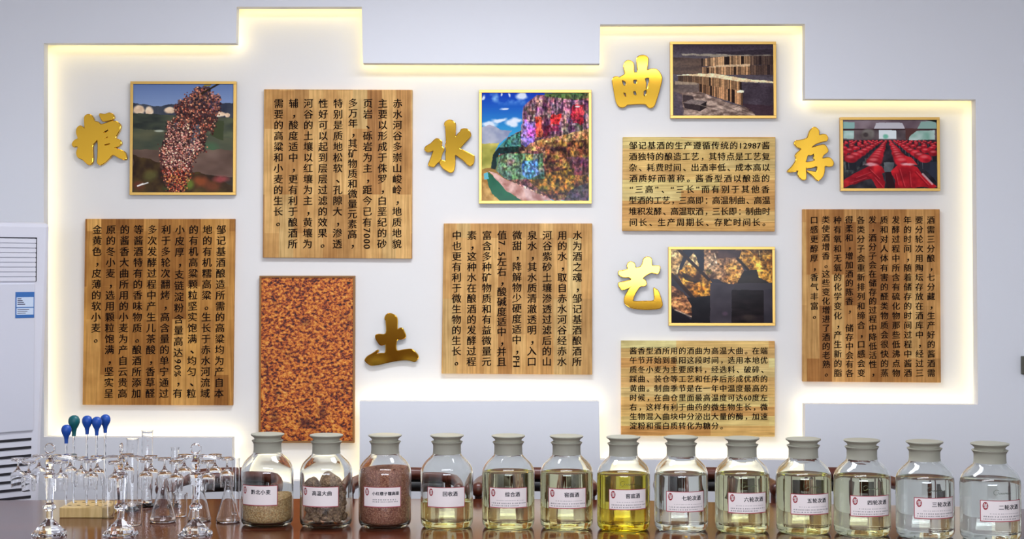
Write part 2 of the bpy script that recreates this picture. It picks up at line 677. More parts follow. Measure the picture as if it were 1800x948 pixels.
lettering(root, c, vertical(['酒需三分酿，七分藏，生产好的酱酒需', '要分轮次用陶坛存放在酒库中，经过三', '年的时间，随着储存的时间过程中酱酒', '发酵过程中所含有硫化物那些低沸点物',
                             '质和对人体有害的醛类物质会很快的蒸', '发，酒分子会在储存的过程中降低活性，', '各类分子会重新排列和缔合，口感会变', '得柔和，增加酒的陈香，\u3000储存中会有各', '种有氧和无氧的化学变化，产生新的脂',
                             '类使酒增香。这些变化增进了酒的老熟。', '口感更醇厚，香气丰富。'],
                            1636, 1431, 387, 656, 17, 14.8 * PX, 0.003))

# ------------------------------------------------------------------ gold brush characters
K = 8.618
BRUSH = {
    'tu': (630, 540, K, [[(410, 190), (405, 160), (430, 115), (480, 100), (540, 120), (580, 160), (590, 210), (588, 325), (608, 335), (640, 318), (670, 330), (695, 380), (715, 430), (700, 465), (650, 485), (580, 503), (578, 655), (680, 650), (790, 640), (840, 665), (885, 710), (905, 750), (890, 790), (850, 825), (780, 805), (680, 800), (560, 815), (430, 840), (330, 865), (220, 880), (170, 870), (115, 825), (105, 795), (140, 750), (200, 715), (240, 690), (290, 655), (300, 668), (262, 712), (340, 705), (412, 690), (415, 562), (390, 568), (350, 575), (320, 560), (280, 500), (262, 455), (270, 425), (310, 415), (420, 400), (420, 210)]], []),
    'shui': (740, 200, K, [[(358, 160), (375, 125), (420, 100), (470, 105), (510, 140), (522, 170), (520, 350), (560, 310), (600, 270), (615, 240), (660, 230), (705, 240), (740, 280), (752, 330), (720, 380), (650, 455), (600, 515), (590, 535), (680, 575), (790, 630), (805, 660), (795, 745), (760, 785), (720, 780), (660, 720), (580, 660), (515, 625), (515, 700), (510, 800), (490, 870), (455, 890), (420, 880), (350, 835), (300, 770), (288, 735), (310, 705), (350, 715), (378, 715), (378, 600), (385, 560), (375, 480), (385, 430), (380, 300), (375, 200)],
                           [(65, 515), (90, 490), (150, 455), (200, 405), (240, 380), (290, 400), (315, 430), (310, 490), (348, 540), (320, 600), (290, 710), (250, 745), (200, 800), (160, 800), (118, 780), (125, 740), (150, 680), (180, 600), (190, 560), (140, 575), (90, 575), (65, 545)]], []),
    'qu': (1065, 90, K, [[(100, 440), (120, 400), (165, 390), (205, 400), (240, 380), (290, 345), (275, 260), (275, 210), (300, 160), (345, 145), (395, 165), (420, 210), (425, 320), (480, 315), (480, 250), (470, 120), (500, 80), (550, 65), (600, 75), (635, 110), (630, 200), (620, 290), (680, 275), (750, 275), (800, 310), (840, 380), (845, 430), (820, 540), (790, 650), (755, 760), (725, 830), (680, 860), (635, 845), (600, 805), (500, 800), (400, 805), (320, 815), (280, 845), (230, 850), (190, 830), (160, 770), (140, 690), (120, 570), (105, 490)]],
           [[(245, 440), (300, 465), (305, 510), (275, 530), (250, 490)], [(415, 440), (470, 435), (465, 490), (435, 500), (415, 480)], [(590, 415), (655, 410), (650, 500), (625, 575), (600, 560), (605, 480)],
            [(265, 625), (305, 640), (310, 690), (285, 690), (268, 655)], [(415, 605), (455, 610), (465, 665), (430, 670), (412, 640)], [(570, 605), (620, 590), (610, 660), (580, 690), (565, 650)]]),
    'yi': (1075, 440, 8.62, [[(105, 355), (115, 320), (180, 310), (245, 285), (235, 235), (260, 190), (300, 178), (345, 205), (365, 270), (440, 250), (470, 200), (490, 130), (545, 105), (600, 130), (610, 230), (660, 240), (725, 245), (725, 300), (700, 355), (650, 345), (600, 340), (520, 380), (470, 430), (510, 460), (525, 510), (500, 540), (440, 545), (390, 600), (345, 680), (325, 740), (335, 775), (500, 775), (640, 765), (648, 680), (640, 580), (665, 590), (700, 615), (735, 700), (765, 810), (750, 860), (700, 885), (560, 895), (420, 890), (300, 870), (225, 825), (195, 780), (205, 700), (250, 620), (300, 550), (250, 575), (180, 600), (130, 570), (105, 520), (120, 490), (200, 480), (300, 445), (260, 410), (190, 410), (130, 385)]], []),
    'cun': (1375, 215, 8.62, [[(185, 310), (205, 285), (270, 275), (370, 245), (400, 180), (420, 130), (470, 85), (510, 85), (550, 130), (555, 195), (610, 185), (660, 195), (685, 240), (670, 280), (620, 290), (520, 320), (460, 360), (445, 385), (560, 355), (630, 345), (665, 375), (690, 430), (670, 460), (620, 500), (605, 550), (680, 540), (730, 550), (770, 610), (755, 660), (700, 670), (640, 665), (635, 740), (610, 820), (550, 880), (510, 865), (450, 800), (380, 750), (400, 740), (500, 755), (520, 750), (525, 670), (440, 690), (370, 695), (355, 690), (355, 850), (310, 870), (255, 830), (235, 780), (240, 735), (160, 750), (95, 755), (85, 735), (140, 680), (190, 610), (210, 550), (200, 510), (220, 470), (285, 410), (230, 380), (190, 340)]],
            [[(355, 605), (365, 560), (385, 500), (430, 500), (490, 470), (475, 540), (490, 580), (430, 600)]]),
    'liang': (110, 150, 5.929, [[(105, 610), (130, 575), (165, 555), (150, 500), (155, 450), (185, 425), (215, 440), (235, 450), (232, 340), (260, 308), (300, 315), (325, 350), (330, 375), (370, 385), (410, 410), (520, 375), (570, 385), (605, 420), (590, 480), (555, 550), (600, 575), (612, 610), (580, 640), (540, 650), (600, 675), (650, 700), (665, 750), (655, 775), (600, 760), (530, 725), (490, 760), (450, 800), (400, 830), (365, 805), (370, 740), (370, 580), (345, 590), (315, 640), (318, 760), (305, 820), (270, 825), (220, 780), (165, 750), (150, 700), (165, 640), (120, 640)],
                                [(390, 300), (440, 305), (490, 290), (530, 310), (535, 345), (500, 365), (430, 375), (400, 340)]],
              [[(430, 490), (470, 460), (480, 475), (440, 500)], [(435, 555), (475, 535), (470, 550)], [(440, 620), (500, 605), (490, 620), (445, 630)]]),
}
WC = DB - 0.022


def brush(key, name, label, bow):
    ox, oy, k, polys, holes = BRUSH[key]
    Vs, Fs = [], []
    allp = [P(ox + x / k, oy + y / k, WC) for pl in polys for x, y in pl]
    cx = (min(p.x for p in allp) + max(p.x for p in allp)) / 2
    cz = (min(p.z for p in allp) + max(p.z for p in allp)) / 2
    for i, pl in enumerate(polys):
        cu = bpy.data.curves.new('b', 'CURVE')
        cu.dimensions = '2D'
        cu.fill_mode = 'BOTH'
        cu.extrude = 0.010
        cu.bevel_depth = 0.003
        cu.bevel_resolution = 2
        for poly in [pl] + (holes if i == 0 else []):
            pp = [P(ox + x / k, oy + y / k, WC) for x, y in poly]
            pp = catmull([(p.x - cx, p.z - cz, 0) for p in pp], 4, True)
            sp = cu.splines.new('POLY')
            sp.points.add(len(pp) - 1)
            for q, p in enumerate(pp):
                sp.points[q].co = (p.x, p.y, 0, 1)
            sp.use_cyclic_u = True
        o = bpy.data.objects.new('b', cu)
        C.objects.link(o)
        me = bpy.data.meshes.new_from_object(o.evaluated_get(bpy.context.evaluated_depsgraph_get()))
        b = len(Vs)
        Vs += [(v.co.x, -v.co.z, v.co.y) for v in me.vertices]
        Fs += [tuple(b + q for q in p.vertices) for p in me.polygons]
        bpy.data.objects.remove(o)
        bpy.data.curves.remove(cu)
        bpy.data.meshes.remove(me)
    bm = bmesh.new()
    me = bpy.data.meshes.new('t')
    me.from_pydata(Vs, [], Fs)
    bm.from_mesh(me)
    bpy.data.meshes.remove(me)
    bmesh.ops.remove_doubles(bm, verts=bm.verts[:], dist=0.0002)
    o = new_obj(name, bm, M_GOLD)
    o.location = (cx, WC + 0.006, cz)
    return tag(o, label, 'wall letter')


brush('liang', 'gold_character', 'gold brushed character left of the framed red sorghum picture', 0)
brush('shui', 'gold_character', 'gold character for water beside the framed river cliff picture', 0)
brush('tu', 'gold_character', 'brown-gold character for earth right of the orange grain panel', 0)
brush('qu', 'gold_character', 'gold boxy character left of the framed stacked bricks picture', 0)
brush('yi', 'gold_character', 'gold character left of the framed picture of people shovelling grain', 0)
brush('cun', 'gold_character', 'orange-gold character left of the framed red cloth jars picture', 0)

# ------------------------------------------------------------------ framed pictures
RNG = np.random.default_rng(7)


def vnoise(h, wd, fy, fx, seed, octv=3):
    rg = np.random.default_rng(seed)
    out = np.zeros((h, wd))
    amp, tot = 1.0, 0.0
    for _ in range(octv):
        gy, gx = max(2, int(fy) + 2), max(2, int(fx) + 2)
        g = rg.random((gy, gx))
        y = np.linspace(0, gy - 1.001, h)
        x = np.linspace(0, gx - 1.001, wd)
        yi, xi = y.astype(int), x.astype(int)
        ty, tx = (y - yi)[:, None], (x - xi)[None, :]
        ty, tx = ty * ty * (3 - 2 * ty), tx * tx * (3 - 2 * tx)
        v = g[np.ix_(yi, xi)] * (1 - ty) * (1 - tx) + g[np.ix_(yi, xi + 1)] * (1 - ty) * tx + g[np.ix_(yi + 1, xi)] * ty * (1 - tx) + g[np.ix_(yi + 1, xi + 1)] * ty * tx
        out += amp * v
        tot += amp
        amp *= 0.55
        fy, fx = fy * 2, fx * 2
    return out / tot


class Canvas:
    """paints a printed picture on a grid; coordinates are those of a close-up (x0, y0, x1, y1)"""

    def __init__(s, x0, y0, x1, y1, wd, h):
        wd, h = int(wd * 1.5), int(h * 1.5)
        s.wd, s.h = wd, h
        s.X, s.Y = np.meshgrid(np.linspace(x0, x1, wd), np.linspace(y0, y1, h))
        s.a = np.zeros((h, wd, 3))
        s.jit = 0
        s.k = 0

    def n(s, fy, fx, octv=3):
        s.k += 1
        return vnoise(s.h, s.wd, fy, fx, s.k * 13 + s.wd, octv)

    def blend(s, mask, col):
        col = np.asarray(col, float)
        if col.ndim == 1:
            col = col[None, None, :]
        s.a = s.a * (1 - mask[..., None]) + col * mask[..., None]

    def mixed(s, c0, c1, fy, fx, gain=1.6, octv=3):
        t = np.clip((s.n(fy, fx, octv) - 0.5) * gain + 0.5, 0, 1)[..., None]
        return np.asarray(c0, float) * (1 - t) + np.asarray(c1, float) * t

    def pmask(s, pts, jit=0.0, f=14):
        X, Y = s.X, s.Y
        if jit:
            X = X + (s.n(f, f) - 0.5) * jit * 2
            Y = Y + (s.n(f, f) - 0.5) * jit * 2
        m = np.zeros(X.shape, bool)
        for (xa, ya), (xb, yb) in zip(pts, pts[1:] + pts[:1]):
            if ya == yb:
                continue
            m ^= ((ya > Y) != (yb > Y)) & (X < (xb - xa) * (Y - ya) / (yb - ya) + xa)
        return m.astype(float)

    def poly(s, pts, col, jit=0.0, op=1.0, f=14):
        s.blend(s.pmask(pts, jit, f) * op, col)

    def ell(s, cx, cy, rx, ry, col, soft=0.2, op=1.0, jit=0.0):
        X, Y = s.X, s.Y
        if jit:
            X = X + (s.n(12, 12) - 0.5) * jit * 2
            Y = Y + (s.n(12, 12) - 0.5) * jit * 2
        d = np.sqrt(((X - cx) / rx) ** 2 + ((Y - cy) / ry) ** 2)
        s.blend(np.clip((1 - d) / soft + 0.5, 0, 1) * op, col)

    def line(s, xa, ya, xb, yb, wd, col, op=1.0):
        dx, dy = xb - xa, yb - ya
        t = np.clip(((s.X - xa) * dx + (s.Y - ya) * dy) / (dx * dx + dy * dy), 0, 1)
        d = np.hypot(s.X - xa - t * dx, s.Y - ya - t * dy)
        s.blend(np.clip((wd / 2 - d) / (wd * 0.25) + 0.5, 0, 1) * op, col)

    def full(s):
        return np.ones(s.X.shape)

    def dots(s, pts, n, r0, r1, cols, rg, sq=1.0, fuzz=0.0):
        xs, ys = [p[0] for p in pts], [p[1] for p in pts]
        m = s.pmask(pts)
        sx = (s.X[0, -1] - s.X[0, 0]) / (s.wd - 1)
        sy = (s.Y[-1, 0] - s.Y[0, 0]) / (s.h - 1)
        for _ in range(n):
            x, y = rg.uniform(min(xs) - fuzz, max(xs) + fuzz), rg.uniform(min(ys) - fuzz, max(ys) + fuzz)
            i, j = int((y + rg.normal(0, 1) * fuzz - s.Y[0, 0]) / sy), int((x + rg.normal(0, 1) * fuzz - s.X[0, 0]) / sx)
            if not (0 <= i < s.h and 0 <= j < s.wd) or m[i, j] < 0.5:
                continue
            r = rg.uniform(r0, r1)
            i, j = int((y - s.Y[0, 0]) / sy), int((x - s.X[0, 0]) / sx)
            w = int(r / sx) + 2
            i0, i1, j0, j1 = max(0, i - w), min(s.h, i + w + 1), max(0, j - w), min(s.wd, j + w + 1)
            d = np.hypot(s.X[i0:i1, j0:j1] - x, (s.Y[i0:i1, j0:j1] - y) * sq) / r
            if d.size == 0:
                continue
            mk = np.clip((1 - d) / 0.4 + 0.5, 0, 1)[..., None]
            col = np.asarray(cols[rg.integers(len(cols))], float) * rg.uniform(0.75, 1.2)
            s.a[i0:i1, j0:j1] = s.a[i0:i1, j0:j1] * (1 - mk) + col * mk


M_PRINT = mat('photographic_print', (128, 128, 128), 0.12, spec=0.12)
_nt, _ns, _lk, _b = nodes_of(M_PRINT)
_at = _ns.new('ShaderNodeVertexColor')
_at.layer_name = 'ink'
_lk.new(_at.outputs['Color'], _b.inputs['Base Color'])


def framed(label, x0, y0, x1, y1, cv, fw=5.0, m=None, depth=0.03, name='framed_picture', fm=None, cat='picture'):
    yf = DB - depth
    a, b = P(x0, y0, yf), P(x1, y1, yf)
    cx, cz, hw, hh = (a.x + b.x) / 2, (a.z + b.z) / 2, (b.x - a.x) / 2, (a.z - b.z) / 2
    t = fw * PX
    root = thing(name, label, cat, (cx, DB, cz))
    bm = bmesh.new()
    box(bm, -hw, hw, -depth, -0.001, hh - t, hh, 0.001)
    box(bm, -hw, hw, -depth, -0.001, -hh, -hh + t, 0.001)
    box(bm, -hw, -hw + t, -depth, -0.001, -hh + t, hh - t, 0.001)
    box(bm, hw - t, hw, -depth, -0.001, -hh + t, hh - t, 0.001)
    new_obj('frame', bm, fm or M_BRASS, root)
    iw, ih = hw - t, hh - t
    if cv is None:
        new_obj('print', boxm(-iw, iw, -depth + 0.006, -0.002, -ih, ih), m, root)
        return root
    h, wd = cv.h, cv.wd
    xs, zs = np.linspace(-iw, iw, wd), np.linspace(ih, -ih, h)
    V = np.empty((h, wd, 3))
    V[..., 0] = xs[None, :]
    V[..., 1] = -depth + 0.006
    V[..., 2] = zs[:, None]
    idx = np.arange(h * wd).reshape(h, wd)
    Fq = np.stack([idx[:-1, :-1], idx[1:, :-1], idx[1:, 1:], idx[:-1, 1:]], -1).reshape(-1, 4)
    me = bpy.data.meshes.new('print')
    verts = V.reshape(-1, 3).tolist()
    nb = len(verts)
    verts += [(-iw, -0.002, ih), (iw, -0.002, ih), (iw, -0.002, -ih), (-iw, -0.002, -ih)]
    faces = Fq.tolist() + [(nb, nb + 1, nb + 2, nb + 3)]
    me.from_pydata(verts, [], faces)
    ca = me.color_attributes.new('ink', 'FLOAT_COLOR', 'POINT')
    s = np.clip(cv.a, 0, 255) / 255.0
    l = np.where(s <= 0.04045, s / 12.92, ((s + 0.055) / 1.055) ** 2.4)
    rgba = np.ones((h * wd + 4, 4))
    rgba[:h * wd, :3] = l.reshape(-1, 3)
    ca.data.foreach_set('color', rgba.ravel())
    me.materials.append(M_PRINT)
    inst('print', me, root)
    return root


# --- red sorghum head over fields (close-up coordinates 40..825 x 40..900)
rg = np.random.default_rng(3)
cv = Canvas(40, 40, 825, 900, 200, 214)
g = np.clip((cv.Y - 40) / 190, 0, 1)[..., None]
cv.blend(cv.full(), np.array([92, 112, 152.]) * (1 - g) + np.array([122, 140, 172.]) * g)
cv.poly([(20, 300), (845, 300), (845, 920), (20, 920)], (58, 50, 42))
cv.poly([(40, 190), (150, 205), (260, 222), (320, 200), (480, 205), (825, 190), (825, 320), (40, 320)], cv.mixed((40, 44, 58), (66, 70, 78), 6, 10), 10)
for q in ((85, 245, 46, 38), (165, 255, 34, 36), (330, 250, 40, 26), (715, 282, 44, 24), (780, 280, 18, 18)):
    cv.ell(*q, cv.mixed((196, 160, 124), (240, 216, 184), 20, 20), 0.35, 0.95, 14)
cv.poly([(40, 270), (300, 285), (825, 310), (825, 640), (40, 640)], cv.mixed((44, 48, 44), (84, 88, 66), 14, 4), 6)
cv.poly([(40, 390), (825, 470), (825, 600), (40, 560)], cv.mixed((60, 66, 54), (92, 90, 66), 10, 3), 10, 0.8)
cv.ell(245, 412, 36, 9, (176, 180, 160), 0.6, 0.8)
cv.ell(645, 545, 60, 40, (66, 96, 66), 0.9, 0.7)
cv.poly([(40, 560), (825, 560), (825, 780), (40, 700)], cv.mixed((82, 62, 52), (116, 92, 80), 8, 4), 10, 0.9)
cv.poly([(40, 600), (240, 660), (420, 730), (560, 740), (700, 780), (825, 850), (825, 900), (40, 900)], cv.mixed((44, 30, 22), (84, 66, 34), 10, 10), 14)
for x, y, rx, ry, col in ((570, 815, 60, 40, (140, 70, 38)), (660, 850, 60, 40, (110, 58, 36)), (480, 840, 40, 40, (100, 120, 44)), (730, 800, 60, 26, (150, 66, 66)), (180, 770, 50, 40, (88, 84, 44)), (90, 850, 40, 30, (96, 50, 34)), (330, 860, 40, 30, (60, 76, 40))):
    cv.ell(x, y, rx, ry, col, 0.9, 0.8, 16)
cv.line(80, 850, 160, 824, 9, (226, 222, 214), 0.9)
cv.line(80, 850, 120, 832, 12, (226, 222, 214), 0.8)
cv.poly([(700, 330), (752, 330), (745, 490), (690, 470), (640, 440)], (58, 64, 40), 6)
head = [(560, 70), (640, 60), (660, 130), (720, 130), (722, 220), (690, 330), (670, 440), (610, 400), (600, 560), (540, 600), (500, 700), (480, 780), (430, 900), (320, 900), (290, 790), (262, 700), (250, 600), (280, 500), (310, 420), (300, 340), (370, 310), (370, 200), (430, 150), (480, 120)]
cv.poly(head, cv.mixed((46, 28, 30), (100, 64, 56), 30, 26), 30, 0.82, 30)
cv.poly([(500, 370), (560, 360), (560, 470), (520, 560), (480, 600), (450, 590), (490, 500)], cv.mixed((60, 66, 76), (96, 104, 112), 8, 8), 10, 0.8)
cv.poly([(360, 340), (410, 340), (410, 390), (360, 390)], (76, 80, 86), 8, 0.8)
cv.dots(head, 3000, 3.5, 7, [(176, 100, 74), (138, 66, 48), (206, 140, 104), (96, 40, 32), (54, 26, 26), (44, 22, 24)], rg, 1.0, 13)
cv.dots([(310, 330), (400, 400), (470, 340), (490, 420), (450, 520), (560, 480), (580, 560), (500, 590), (505, 650), (470, 720), (400, 760), (300, 740), (258, 640), (270, 540), (300, 440)], 1500, 3.5, 7, [(206, 150, 130), (166, 106, 98), (230, 184, 150), (100, 56, 54), (66, 36, 40)], rg, 1.0, 12)
cv.dots([(275, 690), (350, 730), (420, 690), (490, 690), (440, 890), (330, 890)], 420, 4, 7, [(186, 70, 48), (206, 130, 70), (110, 40, 30), (60, 24, 20)], rg, 1.0, 12)
cv.dots([(500, 150), (640, 90), (620, 190), (500, 220)], 260, 5, 11, [(50, 40, 50), (66, 46, 40), (150, 96, 70), (36, 30, 40)], rg, 1.0, 16)
cv.dots([(640, 120), (720, 130), (715, 240), (660, 260)], 120, 5, 10, [(54, 44, 60), (120, 70, 60), (170, 110, 90)], rg, 1.0, 14)
t = cv.n(70, 66, 1)
t = 1.16 + (t - 0.5) * 0.7 * cv.pmask(head, 12)
cv.a = np.clip(cv.a * t[..., None], 0, 255)
cv.line(575, 115, 710, 36, 14, (52, 40, 24))
cv.line(600, 50, 640, 48, 14, (150, 130, 50))
framed('gold framed picture of a red sorghum head hanging over fields', 229, 143, 414, 343, cv)

# --- river under a painted cliff (48..915 x 42..908)
cv = Canvas(48, 42, 915, 908, 204, 204)
g = np.clip((cv.Y - 42) / 330, 0, 1)[..., None]
cv.blend(cv.full(), np.array([24, 62, 160.]) * (1 - g) + np.array([74, 158, 196.]) * g)
cv.blend(np.clip((cv.n(7, 7, 4) - 0.58) * 5, 0, 1) * np.clip((150 - cv.Y) / 60, 0, 1), (150, 190, 226))
for x, y, rx, ry in ((365, 72, 46, 24), (62, 74, 14, 18), (234, 170, 28, 7), (110, 292, 62, 22), (190, 264, 46, 18), (320, 260, 40, 24), (290, 288, 44, 26), (270, 60, 8, 18), (205, 60, 8, 14)):
    cv.ell(x, y, rx, ry, (236, 240, 246), 0.7, 0.95, 22)
cv.poly([(48, 320), (120, 300), (200, 340), (290, 340), (260, 400), (180, 460), (140, 560), (48, 560)], cv.mixed((150, 148, 168), (216, 206, 206), 10, 10), 12, 0.9)
cv.poly([(30, 540), (300, 540), (420, 925), (30, 925)], (150, 118, 66))
cv.poly([(48, 450), (190, 440), (140, 560), (120, 640), (48, 660)], cv.mixed((140, 140, 70), (214, 200, 120), 10, 8), 10)
cliff = [(420, 130), (500, 60), (560, 60), (915, 42), (915, 908), (640, 908), (250, 740), (170, 680), (200, 500), (260, 400), (380, 340), (385, 180)]
cv.poly(cliff, cv.mixed((66, 40, 46), (152, 112, 96), 26, 30, 2.2), 8)
cv.poly([(560, 42), (915, 42), (915, 80), (700, 110), (560, 90)], cv.mixed((60, 80, 50), (110, 116, 76), 8, 14), 8)
st = np.clip((cv.n(10, 60, 2) - 0.5) * 3 + 0.5, 0, 1)[..., None]
tone = np.array([70, 44, 70.]) * (1 - st) + np.array([196, 150, 160.]) * st
cv.blend(cv.pmask([(385, 150), (500, 60), (915, 110), (915, 420), (560, 440), (360, 460)], 10) * 0.75, tone)
for pts, col, op in (([(480, 240), (530, 240), (540, 400), (480, 400)], (214, 84, 46), 0.75), ([(600, 225), (690, 200), (680, 290), (610, 290)], (216, 50, 40), 0.85), ([(590, 290), (680, 290), (670, 350), (560, 350)], (120, 30, 46), 0.6),
                     ([(780, 140), (880, 140), (876, 290), (770, 300)], (206, 40, 52), 0.7), ([(390, 270), (480, 270), (470, 420), (370, 420)], (196, 140, 226), 0.75), ([(430, 330), (485, 330), (480, 400), (430, 400)], (220, 100, 230), 0.6), ([(370, 400), (460, 410), (440, 480), (360, 460)], (110, 120, 200), 0.6),
                     ([(700, 290), (760, 290), (750, 440), (690, 440)], (130, 140, 110), 0.6), ([(810, 300), (880, 300), (880, 440), (810, 440)], (140, 150, 120), 0.55), ([(540, 300), (600, 310), (590, 380), (540, 390)], (70, 16, 30), 0.8)):
    cv.poly(pts, col, 22, op * 0.85, 26)
cv.poly([(440, 440), (915, 330), (915, 420), (560, 450), (540, 520), (400, 500)], cv.mixed((150, 100, 60), (226, 186, 130), 12, 30), 12, 0.8)
cv.poly([(560, 440), (915, 420), (915, 800), (640, 908), (430, 760), (560, 700)], cv.mixed((52, 28, 30), (164, 118, 70), 24, 26, 2.4), 10, 0.95)
cv.poly([(740, 560), (915, 560), (915, 700), (780, 700)], cv.mixed((66, 34, 50), (130, 96, 110), 6, 40), 10, 0.7)
cv.poly([(500, 700), (800, 640), (790, 840), (560, 850), (430, 760)], cv.mixed((46, 42, 26), (176, 132, 60), 26, 26, 2.4), 12, 0.85)
cv.poly([(760, 820), (915, 760), (915, 908), (720, 908)], cv.mixed((50, 52, 66), (82, 66, 70), 6, 6), 10, 0.8)
cv.poly([(190, 470), (290, 380), (360, 360), (370, 480), (190, 500)], cv.mixed((66, 116, 106), (110, 150, 130), 8, 8), 8, 0.9)  # teal reflection over the picture, painted into the print down to the blue patch
cv.poly([(120, 650), (140, 540), (190, 480), (350, 470), (350, 520), (190, 530), (160, 660)], cv.mixed((16, 34, 34), (34, 52, 50), 8, 8), 6)
cv.poly([(170, 560), (250, 530), (420, 530), (540, 530), (555, 735), (260, 742), (165, 670)], cv.mixed((66, 112, 92), (126, 166, 126), 12, 12), 8, 0.72)  # paler part of the reflection, painted into the print
cv.poly([(378, 590), (500, 580), (515, 700), (420, 735), (378, 700)], cv.mixed((52, 90, 150), (120, 156, 190), 10, 18), 12, 0.85)
cv.poly([(400, 540), (470, 540), (460, 585), (400, 590)], cv.mixed((180, 150, 70), (226, 200, 130), 12, 12), 12, 0.7)
cv.ell(270, 598, 38, 20, (120, 104, 100), 0.8, 0.7, 10)
cv.poly([(48, 660), (110, 690), (140, 790), (190, 880), (190, 908), (48, 908)], cv.mixed((150, 110, 50), (222, 184, 120), 16, 16, 2), 12)
cv.poly([(80, 690), (110, 680), (180, 750), (250, 830), (380, 908), (200, 908), (130, 850), (100, 770)], cv.mixed((22, 84, 60), (40, 108, 76), 8, 8), 8)
cv.poly([(60, 690), (100, 680), (110, 730), (70, 740)], (110, 180, 190), 8)
cv.poly([(105, 670), (170, 690), (250, 745), (420, 800), (640, 908), (380, 908), (250, 830), (170, 740)], cv.mixed((160, 110, 100), (232, 196, 186), 16, 16, 2), 8, 0.95)
t = np.clip((cv.n(50, 60, 2) - 0.5) * 2.4 + 0.5, 0, 1)
t2 = np.clip((cv.n(14, 90, 2) - 0.5) * 2.6 + 0.5, 0, 1)
rock = cv.pmask(cliff, 8)
cv.a = cv.a * (1 - rock[..., None]) + np.clip(cv.a * (0.5 + 0.75 * t[..., None] + 0.25 * t2[..., None]), 0, 255) * rock[..., None]
hue = np.stack([cv.n(26, 26, 3), cv.n(26, 26, 3), cv.n(26, 26, 3)], -1)
cv.a = np.clip(cv.a * (1 + (hue - 0.5) * 0.45 * rock[..., None]), 0, 255)
g = cv.a.mean(-1, keepdims=True)
cv.a = np.clip(g + (cv.a - g) * 1.25, 0, 255)
cv.ell(825, 153, 20, 7, (246, 240, 240), 0.4, 0.9)
framed('gold framed square picture of a river valley under a colourful cliff', 842, 158, 1040, 358, cv)

# --- stacked yeast bricks in a dark store (620..1440 x 212..803)
cv = Canvas(620, 212, 1440, 803, 196, 142)
g = np.clip((cv.Y - 212) / 100, 0, 1)[..., None]
cv.blend(cv.full(), np.array([52, 42, 52.]) * (1 - g) + np.array([74, 66, 72.]) * g)
cv.poly([(690, 290), (1440, 290), (1440, 320), (900, 312), (850, 305), (700, 304)], (150, 140, 120), 6, 0.8)
cv.poly([(950, 278), (1440, 250), (1440, 300), (1100, 300)], (46, 38, 44), 6, 0.9)


def bricks(pts, lo, hi, f):
    """a row of upright bricks between an upper and a lower edge line, each its own tone"""
    half = (len(pts) + 1) // 2
    up, dn = pts[:half], pts[half:][::-1]
    xs0, xs1 = up[0][0], up[-1][0]

    def at_x(line, x):
        line = sorted(line)
        return float(np.interp(x, [p[0] for p in line], [p[1] for p in line]))
    x = xs0
    while x < xs1:
        wd = (xs1 - xs0) / f * rg.uniform(0.7, 1.3)
        y0, y1 = at_x(up, x + wd / 2) + rg.uniform(-2, 3), at_x(dn, x + wd / 2)
        lit = math.exp(-((x - 1060) / 230.0) ** 2) * 0.75 + 0.3
        t = rg.uniform(0.35, 1.05) * lit
        if rg.random() < 0.12:
            t = 0.0
        base = np.asarray(lo, float) * (1 - t) + np.asarray(hi, float) * t
        cv.poly([(x, y0), (x + wd, y0), (x + wd, y1), (x, y1)], np.clip(base * rg.uniform(0.9, 1.1), 0, 255))
        cv.poly([(x + wd * 0.78, y0), (x + wd, y0), (x + wd, y1), (x + wd * 0.78, y1)], base * 0.45)
        x += wd


cv.poly([(620, 318), (860, 330), (860, 460), (620, 460)], cv.mixed((58, 44, 40), (96, 76, 62), 14, 3), 4)
bricks([(850, 330), (1100, 306), (1440, 306), (1440, 380), (1150, 384), (850, 394)], (40, 28, 24), (206, 162, 116), 30)
bricks([(860, 398), (1440, 380), (1440, 465), (860, 462)], (40, 28, 24), (200, 152, 106), 30)
cv.poly([(1250, 300), (1440, 300), (1440, 480), (1250, 470)], (48, 38, 42), 12, 0.45)
cv.poly([(990, 384), (1250, 376), (1250, 396), (900, 402)], (206, 176, 136), 5, 0.8)
bricks([(660, 470), (830, 470), (1180, 490), (1180, 600), (830, 545), (660, 520)], (40, 26, 20), (206, 156, 106), 38)
cv.poly([(640, 468), (840, 456), (960, 452), (1200, 496), (1440, 520), (1440, 535), (1160, 520), (980, 490), (830, 476)], cv.mixed((186, 158, 116), (246, 226, 186), 8, 20), 5)
cv.poly([(1180, 530), (1440, 540), (1440, 803), (1180, 730)], cv.mixed((46, 36, 42), (72, 62, 70), 5, 5), 4)
cv.poly([(620, 520), (830, 535), (830, 610), (620, 620)], cv.mixed((70, 58, 56), (110, 94, 84), 6, 6), 5)
cv.poly([(640, 515), (820, 530), (815, 545), (640, 545)], (150, 130, 106), 4, 0.8)
bricks([(830, 540), (960, 560), (1190, 600), (1190, 722), (940, 640), (830, 605)], (36, 22, 16), (206, 152, 104), 24)
cv.poly([(1140, 600), (1170, 590), (1200, 595), (1195, 612), (1145, 614)], (236, 216, 180), 2)
cv.poly([(640, 612), (830, 606), (940, 645), (1130, 716), (1240, 740), (1300, 803), (700, 803)], cv.mixed((84, 66, 58), (176, 152, 134), 30, 16, 2), 6)
cv.poly([(620, 600), (690, 630), (710, 803), (620, 803)], (72, 62, 70), 8, 0.8)
cv.poly([(700, 630), (780, 640), (790, 670), (700, 690)], (56, 44, 44), 4)
cv.poly([(705, 698), (770, 668), (895, 682), (840, 716)], (112, 98, 92), 2)
cv.poly([(705, 698), (840, 716), (840, 768), (715, 742)], (50, 38, 38), 2)
cv.poly([(840, 716), (895, 682), (892, 738), (840, 768)], (34, 26, 26), 2)
cv.poly([(1180, 700), (1440, 720), (1440, 803), (1300, 803)], (50, 30, 36), 10, 0.7)
t = cv.n(60, 70, 2)
